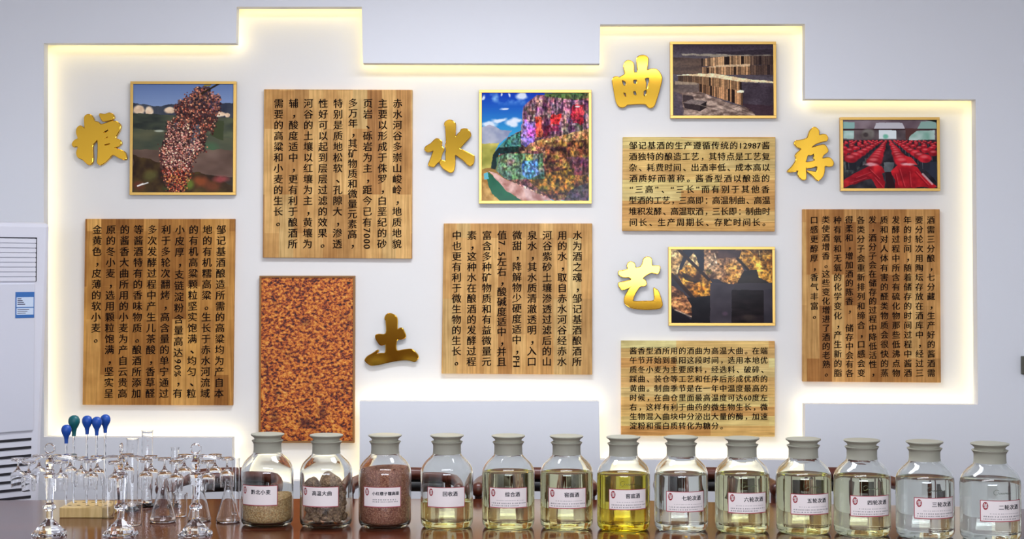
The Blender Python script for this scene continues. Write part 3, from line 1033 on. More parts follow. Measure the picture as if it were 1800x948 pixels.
cv.a = np.clip(cv.a * (1.0 + 0.4 * t[..., None]), 0, 255)
for k in range(7):
    cv.line(760 + 60 * k, 700 + 10 * (k % 3), 900 + 66 * k, 742 + 8 * k, 3, (206, 180, 156) if k % 2 else (70, 54, 48), 0.7)
framed('gold framed dark picture of brick stacks in a storeroom', 1178, 73, 1365, 208, cv)

# --- people shovelling steaming grain (575..1525 x 95..770)
cv = Canvas(575, 95, 1525, 770, 196, 139)
cv.blend(cv.full(), cv.mixed((44, 40, 46), (64, 58, 64), 5, 5))
cv.poly([(575, 95), (880, 95), (880, 320), (640, 330), (575, 320)], cv.mixed((150, 112, 64), (226, 190, 132), 10, 10), 10)
cv.poly([(880, 95), (1240, 95), (1260, 300), (1200, 410), (1080, 400), (940, 350), (880, 300)], cv.mixed((70, 44, 34), (186, 140, 92), 12, 14, 2), 16)
cv.poly([(1020, 95), (1240, 95), (1230, 160), (1020, 180)], cv.mixed((50, 36, 40), (96, 70, 60), 8, 8), 12)
cv.poly([(1240, 100), (1525, 95), (1525, 410), (1400, 360), (1300, 290), (1210, 200)], cv.mixed((92, 52, 14), (226, 166, 66), 14, 14, 2), 14)
cv.poly([(1300, 95), (1525, 95), (1525, 150), (1400, 150)], cv.mixed((60, 40, 24), (140, 100, 50), 8, 8), 12, 0.8)
cv.poly([(640, 290), (720, 240), (830, 260), (930, 340), (1000, 520), (800, 550), (740, 480), (640, 350)], cv.mixed((62, 34, 20), (214, 150, 56), 16, 14, 2.2), 12)
cv.ell(860, 460, 90, 55, cv.mixed((170, 96, 24), (236, 168, 60), 12, 12), 0.6, 0.9, 18)
cv.ell(760, 280, 70, 40, cv.mixed((140, 90, 36), (206, 156, 70), 12, 12), 0.6, 0.9, 18)
cv.poly([(660, 300), (780, 350), (860, 390), (800, 410), (690, 360)], cv.mixed((26, 20, 20), (90, 56, 30), 12, 12), 14, 0.85)
cv.ell(1160, 270, 70, 60, cv.mixed((170, 106, 40), (230, 178, 90), 12, 12), 0.8, 0.9, 18)
cv.ell(1160, 360, 90, 45, cv.mixed((130, 80, 40), (226, 160, 70), 12, 12), 0.7, 0.9, 24)
cv.ell(945, 230, 60, 90, cv.mixed((150, 110, 76), (222, 190, 150), 12, 12), 0.8, 0.8, 16)
cv.ell(930, 300, 30, 26, (110, 92, 44), 0.4, 0.9, 4)
cv.poly([(680, 95), (885, 95), (885, 280), (850, 330), (820, 180), (790, 120), (720, 190), (670, 280), (640, 290), (690, 160)], cv.mixed((18, 22, 36), (38, 40, 54), 8, 8), 6)
cv.line(985, 130, 1000, 220, 10, (236, 206, 160), 0.8)
cv.line(1245, 120, 1245, 200, 12, (226, 170, 90), 0.8)
cv.line(1405, 110, 1412, 170, 10, (240, 200, 120), 0.8)
cv.line(645, 95, 930, 370, 30, (40, 22, 18))
cv.line(580, 325, 790, 550, 32, (46, 26, 20))
cv.line(1200, 180, 1300, 280, 24, (40, 26, 20))
cv.poly([(575, 420), (680, 480), (760, 580), (775, 720), (700, 690), (600, 650), (575, 600)], cv.mixed((60, 34, 28), (196, 132, 80), 16, 14, 2.2), 12)
cv.poly([(575, 640), (700, 690), (760, 740), (770, 770), (575, 770)], (26, 22, 28), 6)
cv.line(610, 650, 770, 715, 14, (226, 200, 170), 0.5)
cv.poly([(720, 540), (940, 520), (940, 770), (760, 770), (770, 620)], cv.mixed((16, 14, 18), (34, 30, 34), 6, 6), 4)
cv.poly([(1260, 290), (1380, 280), (1400, 350), (1500, 400), (1190, 410)], cv.mixed((34, 32, 32), (62, 54, 48), 6, 6), 5)
cv.poly([(1190, 405), (1525, 405), (1525, 460), (1150, 470)], (64, 58, 62), 4)
cv.poly([(940, 400), (1190, 410), (1140, 480), (1140, 770), (940, 770)], cv.mixed((56, 50, 56), (76, 68, 74), 5, 5), 6)
cv.poly([(1145, 465), (1445, 470), (1445, 770), (1140, 770)], cv.mixed((20, 14, 16), (42, 32, 34), 16, 6), 3)
cv.ell(1310, 720, 60, 30, (70, 58, 50), 0.9, 0.6, 20)
cv.ell(1080, 685, 26, 18, (110, 80, 100), 0.9, 0.5)
t = np.clip((cv.n(34, 46, 4) - 0.5) * 2.0 + 0.5, 0, 1)
gold = np.clip((cv.a[..., 0] - cv.a[..., 2] - 24) / 40, 0, 1) * np.clip((cv.a[..., 0] - 70) / 40, 0, 1)
cv.a = np.clip(cv.a * (1 - gold[..., None] * 0.5) + cv.a * gold[..., None] * t[..., None] * 1.15, 0, 255)
framed('gold framed picture of people shovelling steaming golden grain', 1175, 434, 1363, 573, cv)

# --- rows of jars under red cloth (512..1265 x 218..770)
cv = Canvas(512, 218, 1265, 770, 184, 135)
cv.blend(cv.full(), cv.mixed((70, 58, 62), (120, 104, 104), 6, 6))
cv.poly([(512, 218), (1265, 218), (1265, 295), (512, 295)], cv.mixed((96, 76, 84), (150, 132, 136), 4, 6), 4)
cv.poly([(780, 240), (990, 240), (1010, 292), (760, 292)], (206, 202, 206), 6)
cv.poly([(512, 230), (605, 236), (605, 290), (512, 292)], (150, 190, 180), 5)
cv.poly([(1140, 230), (1265, 226), (1265, 290), (1110, 292)], (150, 184, 172), 5)
cv.poly([(1180, 218), (1265, 218), (1265, 240)], (28, 30, 26), 4)
cv.poly([(512, 288), (1265, 288), (1265, 300), (512, 300)], (66, 44, 46), 2)
cv.poly([(512, 305), (600, 305), (600, 370), (512, 370)], cv.mixed((90, 150, 130), (210, 230, 222), 6, 8), 4)
cv.poly([(800, 300), (940, 300), (940, 370), (800, 370)], (232, 240, 240), 4)
cv.ell(855, 350, 22, 18, (110, 190, 160), 0.6, 0.9, 5)
cv.poly([(1060, 310), (1250, 300), (1250, 375), (1040, 380)], cv.mixed((120, 170, 150), (222, 232, 228), 6, 8), 4)
cv.ell(710, 335, 56, 44, cv.mixed((90, 80, 76), (150, 146, 136), 8, 8), 0.4, 0.9, 8)
cv.ell(695, 338, 20, 18, (70, 60, 60), 0.6)
cv.poly([(1010, 290), (1130, 288), (1060, 340), (1020, 385)], (92, 58, 54), 6)
cv.poly([(512, 380), (1265, 380), (1265, 770), (512, 770)], cv.mixed((26, 20, 26), (62, 58, 64), 8, 10), 4)
cv.poly([(512, 500), (760, 480), (840, 620), (700, 560), (600, 640), (512, 700)], cv.mixed((26, 24, 28), (110, 116, 112), 10, 30, 2), 8, 0.8)
cv.poly([(1140, 500), (1265, 490), (1265, 720), (1150, 600)], (48, 52, 66), 6, 0.9)
cv.poly([(840, 560), (930, 560), (900, 640), (840, 640)], cv.mixed((70, 76, 80), (120, 124, 124), 8, 8), 6)
for i in range(11):                     # rows of jars, far to near, each with a dark body under a red cloth
    t = (i / 10.0) ** 1.5
    y, gap, sz = 388 + t * 165, 34 + t * 190, 11 + t * 52
    for k in range(8, -1, -1):
        for sgn in (-1, 1):
            x = 872 + sgn * (k + 0.5) * gap + rg.uniform(-3, 3)
            if x < 490 or x > 1290 or (i > 8 and k > 0 and y > 530):
                continue
            tone = rg.uniform(0.75, 1.1)
            cv.poly([(x - sz * 0.8, y), (x + sz * 0.8, y), (x + sz * 0.7, y + sz * 1.7), (x - sz * 0.7, y + sz * 1.7)], np.array([40, 40, 48.]) * tone)
            cv.line(x - sz * 0.35, y + sz * 0.4, x - sz * 0.3, y + sz * 1.5, 4, (120, 124, 126), 0.6)
            cv.ell(x, y, sz, sz * 0.62, np.array([196, 34, 46.]) * tone, 0.25, 1, 3)
            cv.ell(x - sz * 0.1, y - sz * 0.25, sz * 0.5, sz * 0.2, (236, 120, 120), 0.9, 0.7)
            cv.ell(x + sz * 0.3, y + sz * 0.3, sz * 0.45, sz * 0.24, (110, 14, 28), 0.9, 0.6)
cv.poly([(1010, 500), (1060, 520), (1110, 580), (1030, 570)], (214, 44, 50), 6)
cv.poly([(700, 600), (760, 566), (820, 590), (845, 640), (820, 650), (850, 720), (840, 770), (780, 770), (740, 690), (680, 700), (580, 740), (512, 770), (512, 710), (600, 650)], cv.mixed((140, 12, 26), (230, 44, 50), 10, 10), 6)
cv.poly([(890, 640), (950, 580), (1030, 564), (1110, 600), (1145, 660), (1200, 710), (1265, 755), (1230, 770), (1160, 755), (1080, 770), (930, 770), (930, 700)], cv.mixed((140, 12, 26), (228, 40, 48), 10, 10), 6)
cv.ell(735, 578, 50, 12, (246, 190, 190), 0.8, 0.8, 8)
cv.ell(1030, 576, 50, 10, (250, 206, 206), 0.8, 0.8, 8)
cv.line(1150, 655, 1225, 735, 16, (240, 190, 190), 0.8)
cv.poly([(850, 640), (900, 640), (930, 770), (860, 770)], (44, 18, 24), 6)
cv.poly([(600, 690), (700, 660), (745, 690), (690, 705), (590, 745)], (120, 10, 24), 8, 0.6)
cv.ell(1010, 670, 40, 60, (130, 14, 26), 1.0, 0.5, 14)
for xa, ya, xb, yb in ((610, 690, 740, 640), (720, 620, 800, 700), (760, 690, 820, 760), (560, 735, 690, 690), (960, 620, 1000, 760), (1040, 640, 1050, 760), (1090, 640, 1190, 750), (930, 660, 950, 750)):
    cv.line(xa, ya, xb, yb, 9, (120, 8, 22), 0.55)
    cv.line(xa + 8, ya - 6, xb + 8, yb - 6, 5, (246, 110, 110), 0.45)
framed('gold framed picture of jar rows covered with red cloth', 1477, 206, 1653, 336, cv)

# --- panel of orange fermented grain
M_SOIL = mat('orange_grain_print', (180, 90, 30), 0.5)
nt, ns, lk, b = nodes_of(M_SOIL)
tc = ns.new('ShaderNodeTexCoord')
mp = ns.new('ShaderNodeMapping')
mp.inputs['Rotation'].default_value = (0, 0.5, 0)
mp.inputs['Scale'].default_value = (1, 1, 1.3)
lk.new(tc.outputs['Object'], mp.inputs['Vector'])
n1 = ns.new('ShaderNodeTexNoise')
n1.inputs['Scale'].default_value = 70
n1.inputs['Detail'].default_value = 4
n1.inputs['Roughness'].default_value = 0.6
n1.inputs['Distortion'].default_value = 0.1
lk.new(mp.outputs[0], n1.inputs['Vector'])
r1 = ramp(ns, [(0.34, (44, 12, 6)), (0.43, (124, 44, 14)), (0.50, (200, 98, 32)), (0.57, (230, 140, 46)), (0.70, (248, 188, 92))])
lk.new(n1.outputs['Fac'], r1.inputs['Fac'])
n2 = ns.new('ShaderNodeTexNoise')
n2.inputs['Scale'].default_value = 8
n2.inputs['Detail'].default_value = 3
lk.new(tc.outputs['Object'], n2.inputs['Vector'])
r2 = ramp(ns, [(0.28, (120, 80, 70)), (0.40, (240, 232, 225)), (0.7, (255, 250, 240))])
lk.new(n2.outputs['Fac'], r2.inputs['Fac'])
mx = ns.new('ShaderNodeMixRGB')
mx.blend_type = 'MULTIPLY'
mx.inputs[0].default_value = 1.0
lk.new(r1.outputs[0], mx.inputs[1])
lk.new(r2.outputs[0], mx.inputs[2])
lk.new(mx.outputs[0], b.inputs['Base Color'])
bp = ns.new('ShaderNodeBump')
bp.inputs['Strength'].default_value = 0.5
bp.inputs['Distance'].default_value = 0.006
lk.new(n1.outputs['Fac'], bp.inputs['Height'])
lk.new(bp.outputs['Normal'], b.inputs['Normal'])
framed('tall brown framed panel of coarse orange fermented grain above the jar lids', 456, 485, 623, 779, None, 3.4, M_SOIL, 0.03, 'framed_grain_panel', mat('brown_wood_frame', (150, 104, 52), 0.5))

# ------------------------------------------------------------------ air conditioner
ac0 = P(79, 600, 7.0)
AC = thing('air_conditioner', 'white floor standing air conditioner with slatted outlet at the left wall', 'air conditioner', (ac0.x, 7.0, 0), math.radians(45))


def acz(py, dx=0.0):
    Y = 7.0 + dx * 0.707
    return P(80, py, Y).z


zt = acz(391)
bm = boxm(-0.52, 0.0, 0.0, 0.34, 0.03, zt, 0.022)
for v in bm.verts:                      # the column widens a little towards its top
    if v.co.x > -0.1 and v.co.y < 0.1:
        v.co.x += 0.02 * (v.co.z - 1.2) / 0.6
body = new_obj('body', bm, M_ACW, AC)
new_obj('base', boxm(-0.53, 0.01, -0.01, 0.35, 0.0, 0.06, 0.008), M_ACW, AC)
bm = bmesh.new()
z0, z1 = acz(495), acz(420)
for k in range(9):
    zz = z0 + (z1 - z0) * (k + 0.5) / 9
    box(bm, -0.49, -0.052, -0.010, 0.004, zz - (z1 - z0) / 18 + 0.0015, zz + (z1 - z0) / 18 - 0.0015, 0.001)
new_obj('air_outlet', bm, M_ACW, AC)
bm = bmesh.new()
box(bm, -0.05, -0.046, -0.006, 0.004, z0, z1 + 0.004)
box(bm, -0.49, -0.046, -0.006, 0.004, z1 + 0.001, z1 + 0.005)
new_obj('outlet_gap_shade', bm, M_ACD, AC)  # solid dark strips painted as the shaded gap round the outlet
new_obj('front_panel', boxm(-0.5, -0.055, -0.012, 0.004, acz(755), acz(499), 0.003), M_ACP, AC)
bm = bmesh.new()
for k in range(8):
    zz = acz(770 + k * 14.4)
    box(bm, -0.50, -0.062, -0.004, 0.004, zz - 0.0055, zz + 0.0055)
new_obj('intake_grille', bm, M_ACD, AC)  # solid dark bars painted as the shaded slots
lab = new_obj('energy_label', boxm(-0.148, -0.060, -0.0145, -0.0115, acz(558), acz(513)), mat('label_blue', (58, 110, 176), 0.4), AC)
zlt, zlb = acz(513), acz(558)
hgt = zlt - zlb
bm = bmesh.new()
box(bm, -0.144, -0.064, -0.0152, -0.014, zlb + hgt * 0.42, zlb + hgt * 0.80)
box(bm, -0.144, -0.064, -0.0152, -0.014, zlb + hgt * 0.12, zlb + hgt * 0.38)
new_obj('label_field', bm, mat('label_pale', (206, 220, 238), 0.4), lab)
bm = bmesh.new()
for k in range(4):
    box(bm, -0.140, -0.122 + 0.006 * k, -0.0156, -0.0145, zlb + hgt * (0.72 - 0.07 * k), zlb + hgt * (0.75 - 0.07 * k))
for k in range(3):
    box(bm, -0.140, -0.085 - 0.008 * k, -0.0156, -0.0145, zlb + hgt * (0.31 - 0.07 * k), zlb + hgt * (0.33 - 0.07 * k))
new_obj('label_print', bm, mat('label_ink', (60, 50, 84), 0.5), lab)

# small dark fitting at the right edge of the picture
a, b2 = P(1794, 626, DW), P(1822, 658, DW)
o = new_obj('wall_fitting', boxm(-0.038, 0.038, -0.03, -0.0005, -(a.z - b2.z) / 2, (a.z - b2.z) / 2, 0.004), mat('olive_grey_plastic', (84, 82, 70), 0.5))
o.location = ((a.x + b2.x) / 2, DW, (a.z + b2.z) / 2)
tag(o, 'small dark box fixed to the white wall at the right edge', 'wall fitting')

# ------------------------------------------------------------------ table
TZ = 0.85
edge_px = [(-260, 882), (0, 880), (400, 877.5), (800, 877.5), (1050, 879), (1250, 883), (1450, 886.5), (1680, 891), (1790, 895), (2000, 903)]
back = catmull([onz(x, y, TZ) for x, y in edge_px], 5)
TFRONT = 3.9
bm = bmesh.new()
top = [bm.verts.new((p.x, p.y, TZ)) for p in back] + [bm.verts.new((back[-1].x, TFRONT, TZ)), bm.verts.new((back[0].x, TFRONT, TZ))]
low = [bm.verts.new((v.co.x, v.co.y, TZ - 0.04)) for v in top]
ft = bm.faces.new(top)
bm.faces.new(low[::-1])
n = len(top)
for k in range(n):
    bm.faces.new((top[k], low[k], low[(k + 1) % n], top[(k + 1) % n]))
bmesh.ops.bevel(bm, geom=[e for e in ft.edges], offset=0.006, segments=3, affect='EDGES')
TABLE = thing('conference_table', 'long dark brown polished wooden table carrying the row of jars', 'table', (0, 5.0, 0))
for v in bm.verts:
    v.co.y -= 5.0
new_obj('tabletop', bm, M_TABLE, TABLE)
xl, xr = back[0].x + 0.25, back[-1].x - 0.25
new_obj('apron', boxm(xl, xr, 5.55 - 5, 5.58 - 5, 0.55, TZ - 0.04), M_TABLE, TABLE)
for xx in (xl, 0.0, xr - 0.09):
    new_obj('leg', boxm(xx, xx + 0.09, 4.2 - 5, 5.5 - 5, 0, TZ - 0.04, 0.01), M_TABLE, TABLE)

# ------------------------------------------------------------------ chairs behind the table
ZS = 0.50


def chair_meshes():
    d = {}
    bm = bmesh.new()
    pts = catmull([(-0.165, 0.17, 0.876), (-0.12, 0.195, 0.884), (0, 0.21, 0.887), (0.12, 0.195, 0.884), (0.165, 0.17, 0.876)], 6)
    tube(pts, [0.017] + [0.027] * (len(pts) - 2) + [0.017], 14, bm, flat=0.95)
    d['crest_rail'] = (bm, M_CHAIR)
    bm = bmesh.new()
    pts = catmull([(-0.125, 0.195, 0.838), (0, 0.21, 0.840), (0.125, 0.195, 0.838)], 6)
    tube(pts, 0.024, 10, bm)
    d['headrest_pad'] = (bm, M_BLACK)
    for s in (-1, 1):
        pts = catmull([(s * 0.150, 0.185, 0.880), (s * 0.185, 0.14, 0.874), (s * 0.212, 0.03, 0.872), (s * 0.222, -0.1, 0.872), (s * 0.216, -0.165, 0.874)], 6)
        bm = tube(pts, 0.024, 12)
        uvball(bm, (s * 0.214, -0.168, 0.875), 0.028, 14, 10)
        d['arm' + str(s)] = (bm, M_CHAIR)
        bm = tube([(s * 0.212, -0.14, 0.865), (s * 0.205, -0.17, ZS), (s * 0.205, -0.18, 0)], 0.017, 10)
        d['front_leg' + str(s)] = (bm, M_CHAIR)
        bm = tube([(s * 0.15, 0.19, 0.875), (s * 0.17, 0.185, ZS), (s * 0.18, 0.2, 0)], 0.016, 10)
        d['rear_leg' + str(s)] = (bm, M_CHAIR)
    d['seat'] = (boxm(-0.22, 0.22, -0.2, 0.2, ZS - 0.05, ZS, 0.012), M_CHAIR)
    return d


CM = {}
for k, (bm, m) in chair_meshes().items():
    nm = k.rstrip('-1')
    nm = 'leg' if nm.endswith('leg') else nm
    o = new_obj(nm, bm, m, None, True)
    CM[k] = (nm, o.data)
    bpy.data.objects.remove(o)
chair_x = [(415, 'leftmost jar'), (722, 'gap between the sorghum jar and the half filled jar'),
           (938, 'gap between the fifth and sixth jars'), (1245, 'gap right of the eighth jar'), (1462, 'gap left of the eleventh jar')]
for px, place in chair_x:
    p = P(px, 833, 6.42)
    r = thing('armchair', 'brown wooden armchair seen behind the ' + place, 'chair', (p.x, 6.22, 0), 0, 'brown armchairs behind the table')
    for k, (nm, me) in CM.items():
        inst(nm, me, r)

# ------------------------------------------------------------------ jars
RJ = 0.0875
OUT = [(0, 0.006), (0.045, 0.006), (0.060, 0.001), (0.070, 0.0), (0.080, 0.004), (0.0855, 0.012), (0.0875, 0.024), (0.0875, 0.10), (0.0875, 0.178), (0.0865, 0.188), (0.0835, 0.198), (0.077, 0.210), (0.067, 0.221), (0.056, 0.231), (0.0485, 0.239), (0.0478, 0.2425)]
INN = [(0.0445, 0.2425), (0.0453, 0.2375), (0.0530, 0.2285), (0.064, 0.2185), (0.0735, 0.208), (0.080, 0.1965), (0.083, 0.187), (0.084, 0.178), (0.084, 0.10), (0.084, 0.026), (0.0815, 0.016), (0.076, 0.011), (0.066, 0.009), (0, 0.012)]


def inner_r(z):
    pr = INN[::-1]
    for (r0, z0), (r1, z1) in zip(pr[1:], pr[2:]):
        if z0 <= z <= z1:
            return r0 + (r1 - r0) * (z - z0) / max(1e-6, z1 - z0)
    return 0.044


def mesh_of(name, bm, m, smooth=True):
    o = new_obj(name, bm, m, None, smooth)
    me = o.data
    bpy.data.objects.remove(o)
    return me


def smooth_prof(pr, n=3):
    return pr


ME_GLASS = mesh_of('glass_body', lathe(OUT + INN, 64, closed=False), M_JAR)
ME_NECK = mesh_of('frosted_neck', lathe([(0.0478, 0.2425), (0.0466, 0.250), (0.0464, 0.270), (0.0478, 0.2735), (0.0502, 0.2780), (0.0526, 0.2805), (0.0526, 0.2825), (0.050, 0.2836), (0.0445, 0.2835), (0.0435, 0.26), (0.0445, 0.2425)], 56), M_FROST)
ME_STOP = mesh_of('stopper', lathe([(0, 0.245), (0.040, 0.245), (0.0432, 0.262), (0.0440, 0.2835), (0.0445, 0.2900), (0.0490, 0.2950), (0.0545, 0.2988), (0.0562, 0.3015), (0.0552, 0.3040), (0.050, 0.3052), (0.030, 0.3058), (0, 0.3060)], 56, closed=False), M_FROST)


def liquid_mesh(level, m):
    pr = [(0, 0.0118), (0.066, 0.0088), (0.0762, 0.0108), (0.0817, 0.0158), (0.0842, 0.026), (0.0842, min(level - 0.002, 0.178))]
    if level > 0.18:
        pr += [(inner_r(0.187) + 0.0002, 0.187)] if level > 0.187 else []
    rr = inner_r(level) + 0.0002
    pr += [(rr, level), (rr - 0.002, level - 0.0012), (0, level - 0.0014)]
    return mesh_of('liquid', lathe(pr, 64, closed=False), m)


def cyl(x, z, R):
    return (R * math.sin(x / R), -R * math.cos(x / R), z)


def patch(x0, x1, z0, z1, R, nx=24):
    V, Fc = [], []
    for i in range(nx + 1):
        x = x0 + (x1 - x0) * i / nx
        V.append(cyl(x, z0, R))
        V.append(cyl(x, z1, R))
    for i in range(nx):
        Fc.append((2 * i, 2 * i + 2, 2 * i + 3, 2 * i + 1))
    return V, Fc


def merge(parts):
    V, Fc = [], []
    for v, f in parts:
        b = len(V)
        V += v
        Fc += [tuple(b + q for q in t) for t in f]
    return V, [], Fc


LW, LZ0, LZ1 = 0.136, 0.074, 0.141


def label_on(root, title, small, dx=0.0, dz=0.0, tsize=0.0165, seedn=0, xshift=0.0):
    R = RJ + 0.0006
    x0, x1, z0, z1 = dx - LW / 2, dx + LW / 2, LZ0 + dz, LZ1 + dz
    lab = new_obj('label', merge([patch(x0, x1, z0, z1, R)]), M_PINK, root, True)
    bd = 0.0022
    new_obj('label_paper', merge([patch(x0 + bd, x1 - bd, z0 + bd * 1.3, z1 - bd, R + 0.0002)]), M_PAPER, lab, True)
    # red oval seal with pale strokes
    cx, cz = x0 + 0.0155, z1 - 0.0175
    V, Fc = [cyl(cx, cz, R + 0.0004)], []
    for k in range(28):
        V.append(cyl(cx + 0.0080 * math.cos(2 * PI * k / 28), cz + 0.0122 * math.sin(2 * PI * k / 28), R + 0.0004))
        Fc.append((0, 1 + k, 1 + (k + 1) % 28))
    seal = new_obj('seal', (V, [], Fc), M_RED, lab)
    sv, sf = [], []
    put_glyph(sv, sf, '邹', cx, cz, 0.0135, slant=0.0, bold=0.04, fn=lambda x, z: cyl(cx + (x - cx) * 0.82, cz + (z - cz) * 1.25, R + 0.0007))
    new_obj('seal_mark', (sv, [], sf), M_WHITE, seal)
    V, Fc = [], []

    def fn(x, z):
        return cyl(x, z, R + 0.0005)
    tw = tsize * 1.04
    tcx = dx + 0.014 + xshift
    tz = z1 - 0.0215
    for rep in ((0, 0), (0.0006, 0.0003), (0.0010, -0.0002)):
        for k, ch in enumerate(title):
            put_glyph(V, Fc, ch, tcx + (k - (len(title) - 1) / 2) * tw + rep[0], tz + rep[1], tsize, slant=0.0, bold=0, fn=(lambda x, z, q=rep[0]: cyl(x, z, R + 0.0005 + q * 0.2)))
    rr = random.Random(seedn)
    bars = []
    rows = []
    if small == 2:
        rows = [(0.62, -0.040, 0.052, 0.0016), (0.755, -0.058, 0.06, 0.0030), (0.87, -0.058, 0.03 + rr.uniform(0, 0.02), 0.0030)]
    elif small == 1:
        rows = [(0.62, -0.03, 0.05, 0.003), (0.72, -0.03, 0.055, 0.003)]
    for fz, xa, xb, hh in rows:
        x = dx + xa
        zc = z1 - fz * (z1 - z0)
        while x < dx + xb:
            wd = rr.uniform(0.0022, 0.006)
            bars.append(patch(x, x + wd * 0.75, zc - hh * 0.5, zc - hh * 0.12, R + 0.0005, 2))
            bars.append(patch(x + wd * 0.1, x + wd * 0.7, zc + hh * 0.12, zc + hh * 0.5, R + 0.0005, 2))
            x += wd + rr.choice((0.0008, 0.0012, 0.003))
    b = len(V)
    v2, _, f2 = merge(bars) if bars else ([], [], [])
    Fc += [tuple(b + q for q in t) for t in f2]
    V += v2
    new_obj('label_lettering', (V, [], Fc), mat('label_black', (36, 32, 40), 0.6), lab)


def jar(label, px, ybase, girth=1.0, rz=0.0):
    q = onz(px, ybase, TZ)
    yc = q.y + 0.074
    x = (px - 900.0) / F * yc * (q.x / ((px - 900.0) / F * q.y) if abs(px - 900) > 1 else 1)
    r = thing('glass_jar', label, 'jar', (x, yc, TZ), rz, 'glass jars along the table')
    r.scale = (girth, girth, 1)
    inst('glass_body', ME_GLASS, r)
    inst('frosted_neck', ME_NECK, r)
    inst('stopper', ME_STOP, r)
    return r


def tint(name, rgb):
    return glass(name, rgb, 0.0, 1.36)


L_PALE = tint('pale_yellow_spirit', (252, 251, 228))
L_PALE2 = tint('faint_yellow_spirit', (252, 252, 236))
L_YEL = tint('strong_yellow_spirit', (251, 242, 150))
L_CLR = tint('clear_spirit', (253, 254, 251))
JX = [469.5, 573, 676.5, 785.5, 893.5, 996, 1096, 1197.5, 1305, 1413, 1516, 1626.5, 1741.5, 1858]
JY = [928.5, 931, 931.5, 932, 933, 934, 936.5, 937, 939.5, 942, 945.5, 949.5, 955, 960]
SPEC = [
    ('黔北小麦', 0, None, 0, -0.02, 'glass stoppered jar a third full of tan wheat grain'),
    ('高温大曲', 0, None, 0, -0.015, 'glass stoppered jar holding grey brown lumps of starter'),
    ('小红缨子糯高粱', 1, None, 0, -0.005, 'glass stoppered jar full of red brown sorghum grain'),
    ('回收酒', 0, L_PALE, 0.085, 0.0, 'glass stoppered jar half filled with pale yellow liquor'),
    ('综合酒', 2, L_PALE, 0.186, 0.0, 'pale yellow liquor jar right of the half filled jar'),
    ('窖面酒', 2, L_PALE, 0.186, 0.0, 'pale liquor jar left of the bright yellow jar'),
    ('窖底酒', 2, L_YEL, 0.184, 0.012, 'jar of bright yellow liquor, the yellowest in the row'),
    ('七轮次酒', 2, L_CLR, 0.184, 0.008, 'nearly clear liquor jar right of the bright yellow jar'),
    ('六轮次酒', 2, L_PALE, 0.188, 0.008, 'pale yellow liquor jar second to the right of the bright yellow jar'),
    ('五轮次酒', 2, L_PALE, 0.19, 0.01, 'pale yellow liquor jar whose label reads 五轮次酒'),
    ('四轮次酒', 2, L_PALE2, 0.19, 0.012, 'faint yellow liquor jar whose label reads 四轮次酒'),
    ('三轮次酒', 2, L_CLR, 0.19, 0.013, 'clear liquor jar marked 三轮次酒, beside the last whole jar'),
    ('二轮次酒', 2, L_CLR, 0.192, 0.013, 'clear liquor jar marked 二轮次酒, last whole one at the right end'),
    ('一轮次酒', 2, L_CLR, 0.19, 0.013, 'clear jar cut off by the right edge of the picture'),
]
LMESH = {}
JARS = []
for k, (title, small, lm, lev, dxl, label) in enumerate(SPEC):
    jr = jar(label, JX[k], JY[k], (1, 1, 1, 1, 1, 1, 1, 1.01, 1.02, 1.025, 1.045, 1.06, 1.08, 1.08)[k])
    JARS.append(jr)
    if lm:
        key = (lm.name, lev)
        if key not in LMESH:
            LMESH[key] = liquid_mesh(lev, lm)
        inst('liquid', LMESH[key], jr)
    # labels face square to the table edge, a little to the left of straight out
    label_on(jr, title, small, dxl, -0.006 if k > 6 else 0.0, 0.0128 if k == 2 else 0.0165, k, 0.004 if k > 6 else (-0.004 if k < 2 else 0.0))


M_EMB = glass('embossed_glass', (214, 222, 216), 0.1, 1.5)
for k in (6, 8, 9, 10, 11, 12):      # cursive mark moulded into the glass shoulder
    pts = [(-0.012, 0.165), (-0.020, 0.168), (-0.027, 0.163), (-0.027, 0.155), (-0.021, 0.152), (-0.015, 0.156), (-0.014, 0.160), (-0.010, 0.154), (-0.007, 0.159), (-0.004, 0.154), (-0.001, 0.159), (0.002, 0.154),
           (0.006, 0.159), (0.009, 0.155), (0.012, 0.159), (0.014, 0.154), (0.018, 0.159), (0.020, 0.155), (0.026, 0.157)]
    pts = catmull([cyl(x + 0.012, z, RJ + 0.0004) for x, z in pts], 4)
    new_obj('embossed_mark', tube(pts, 0.0007, 6), M_EMB, JARS[k], True)


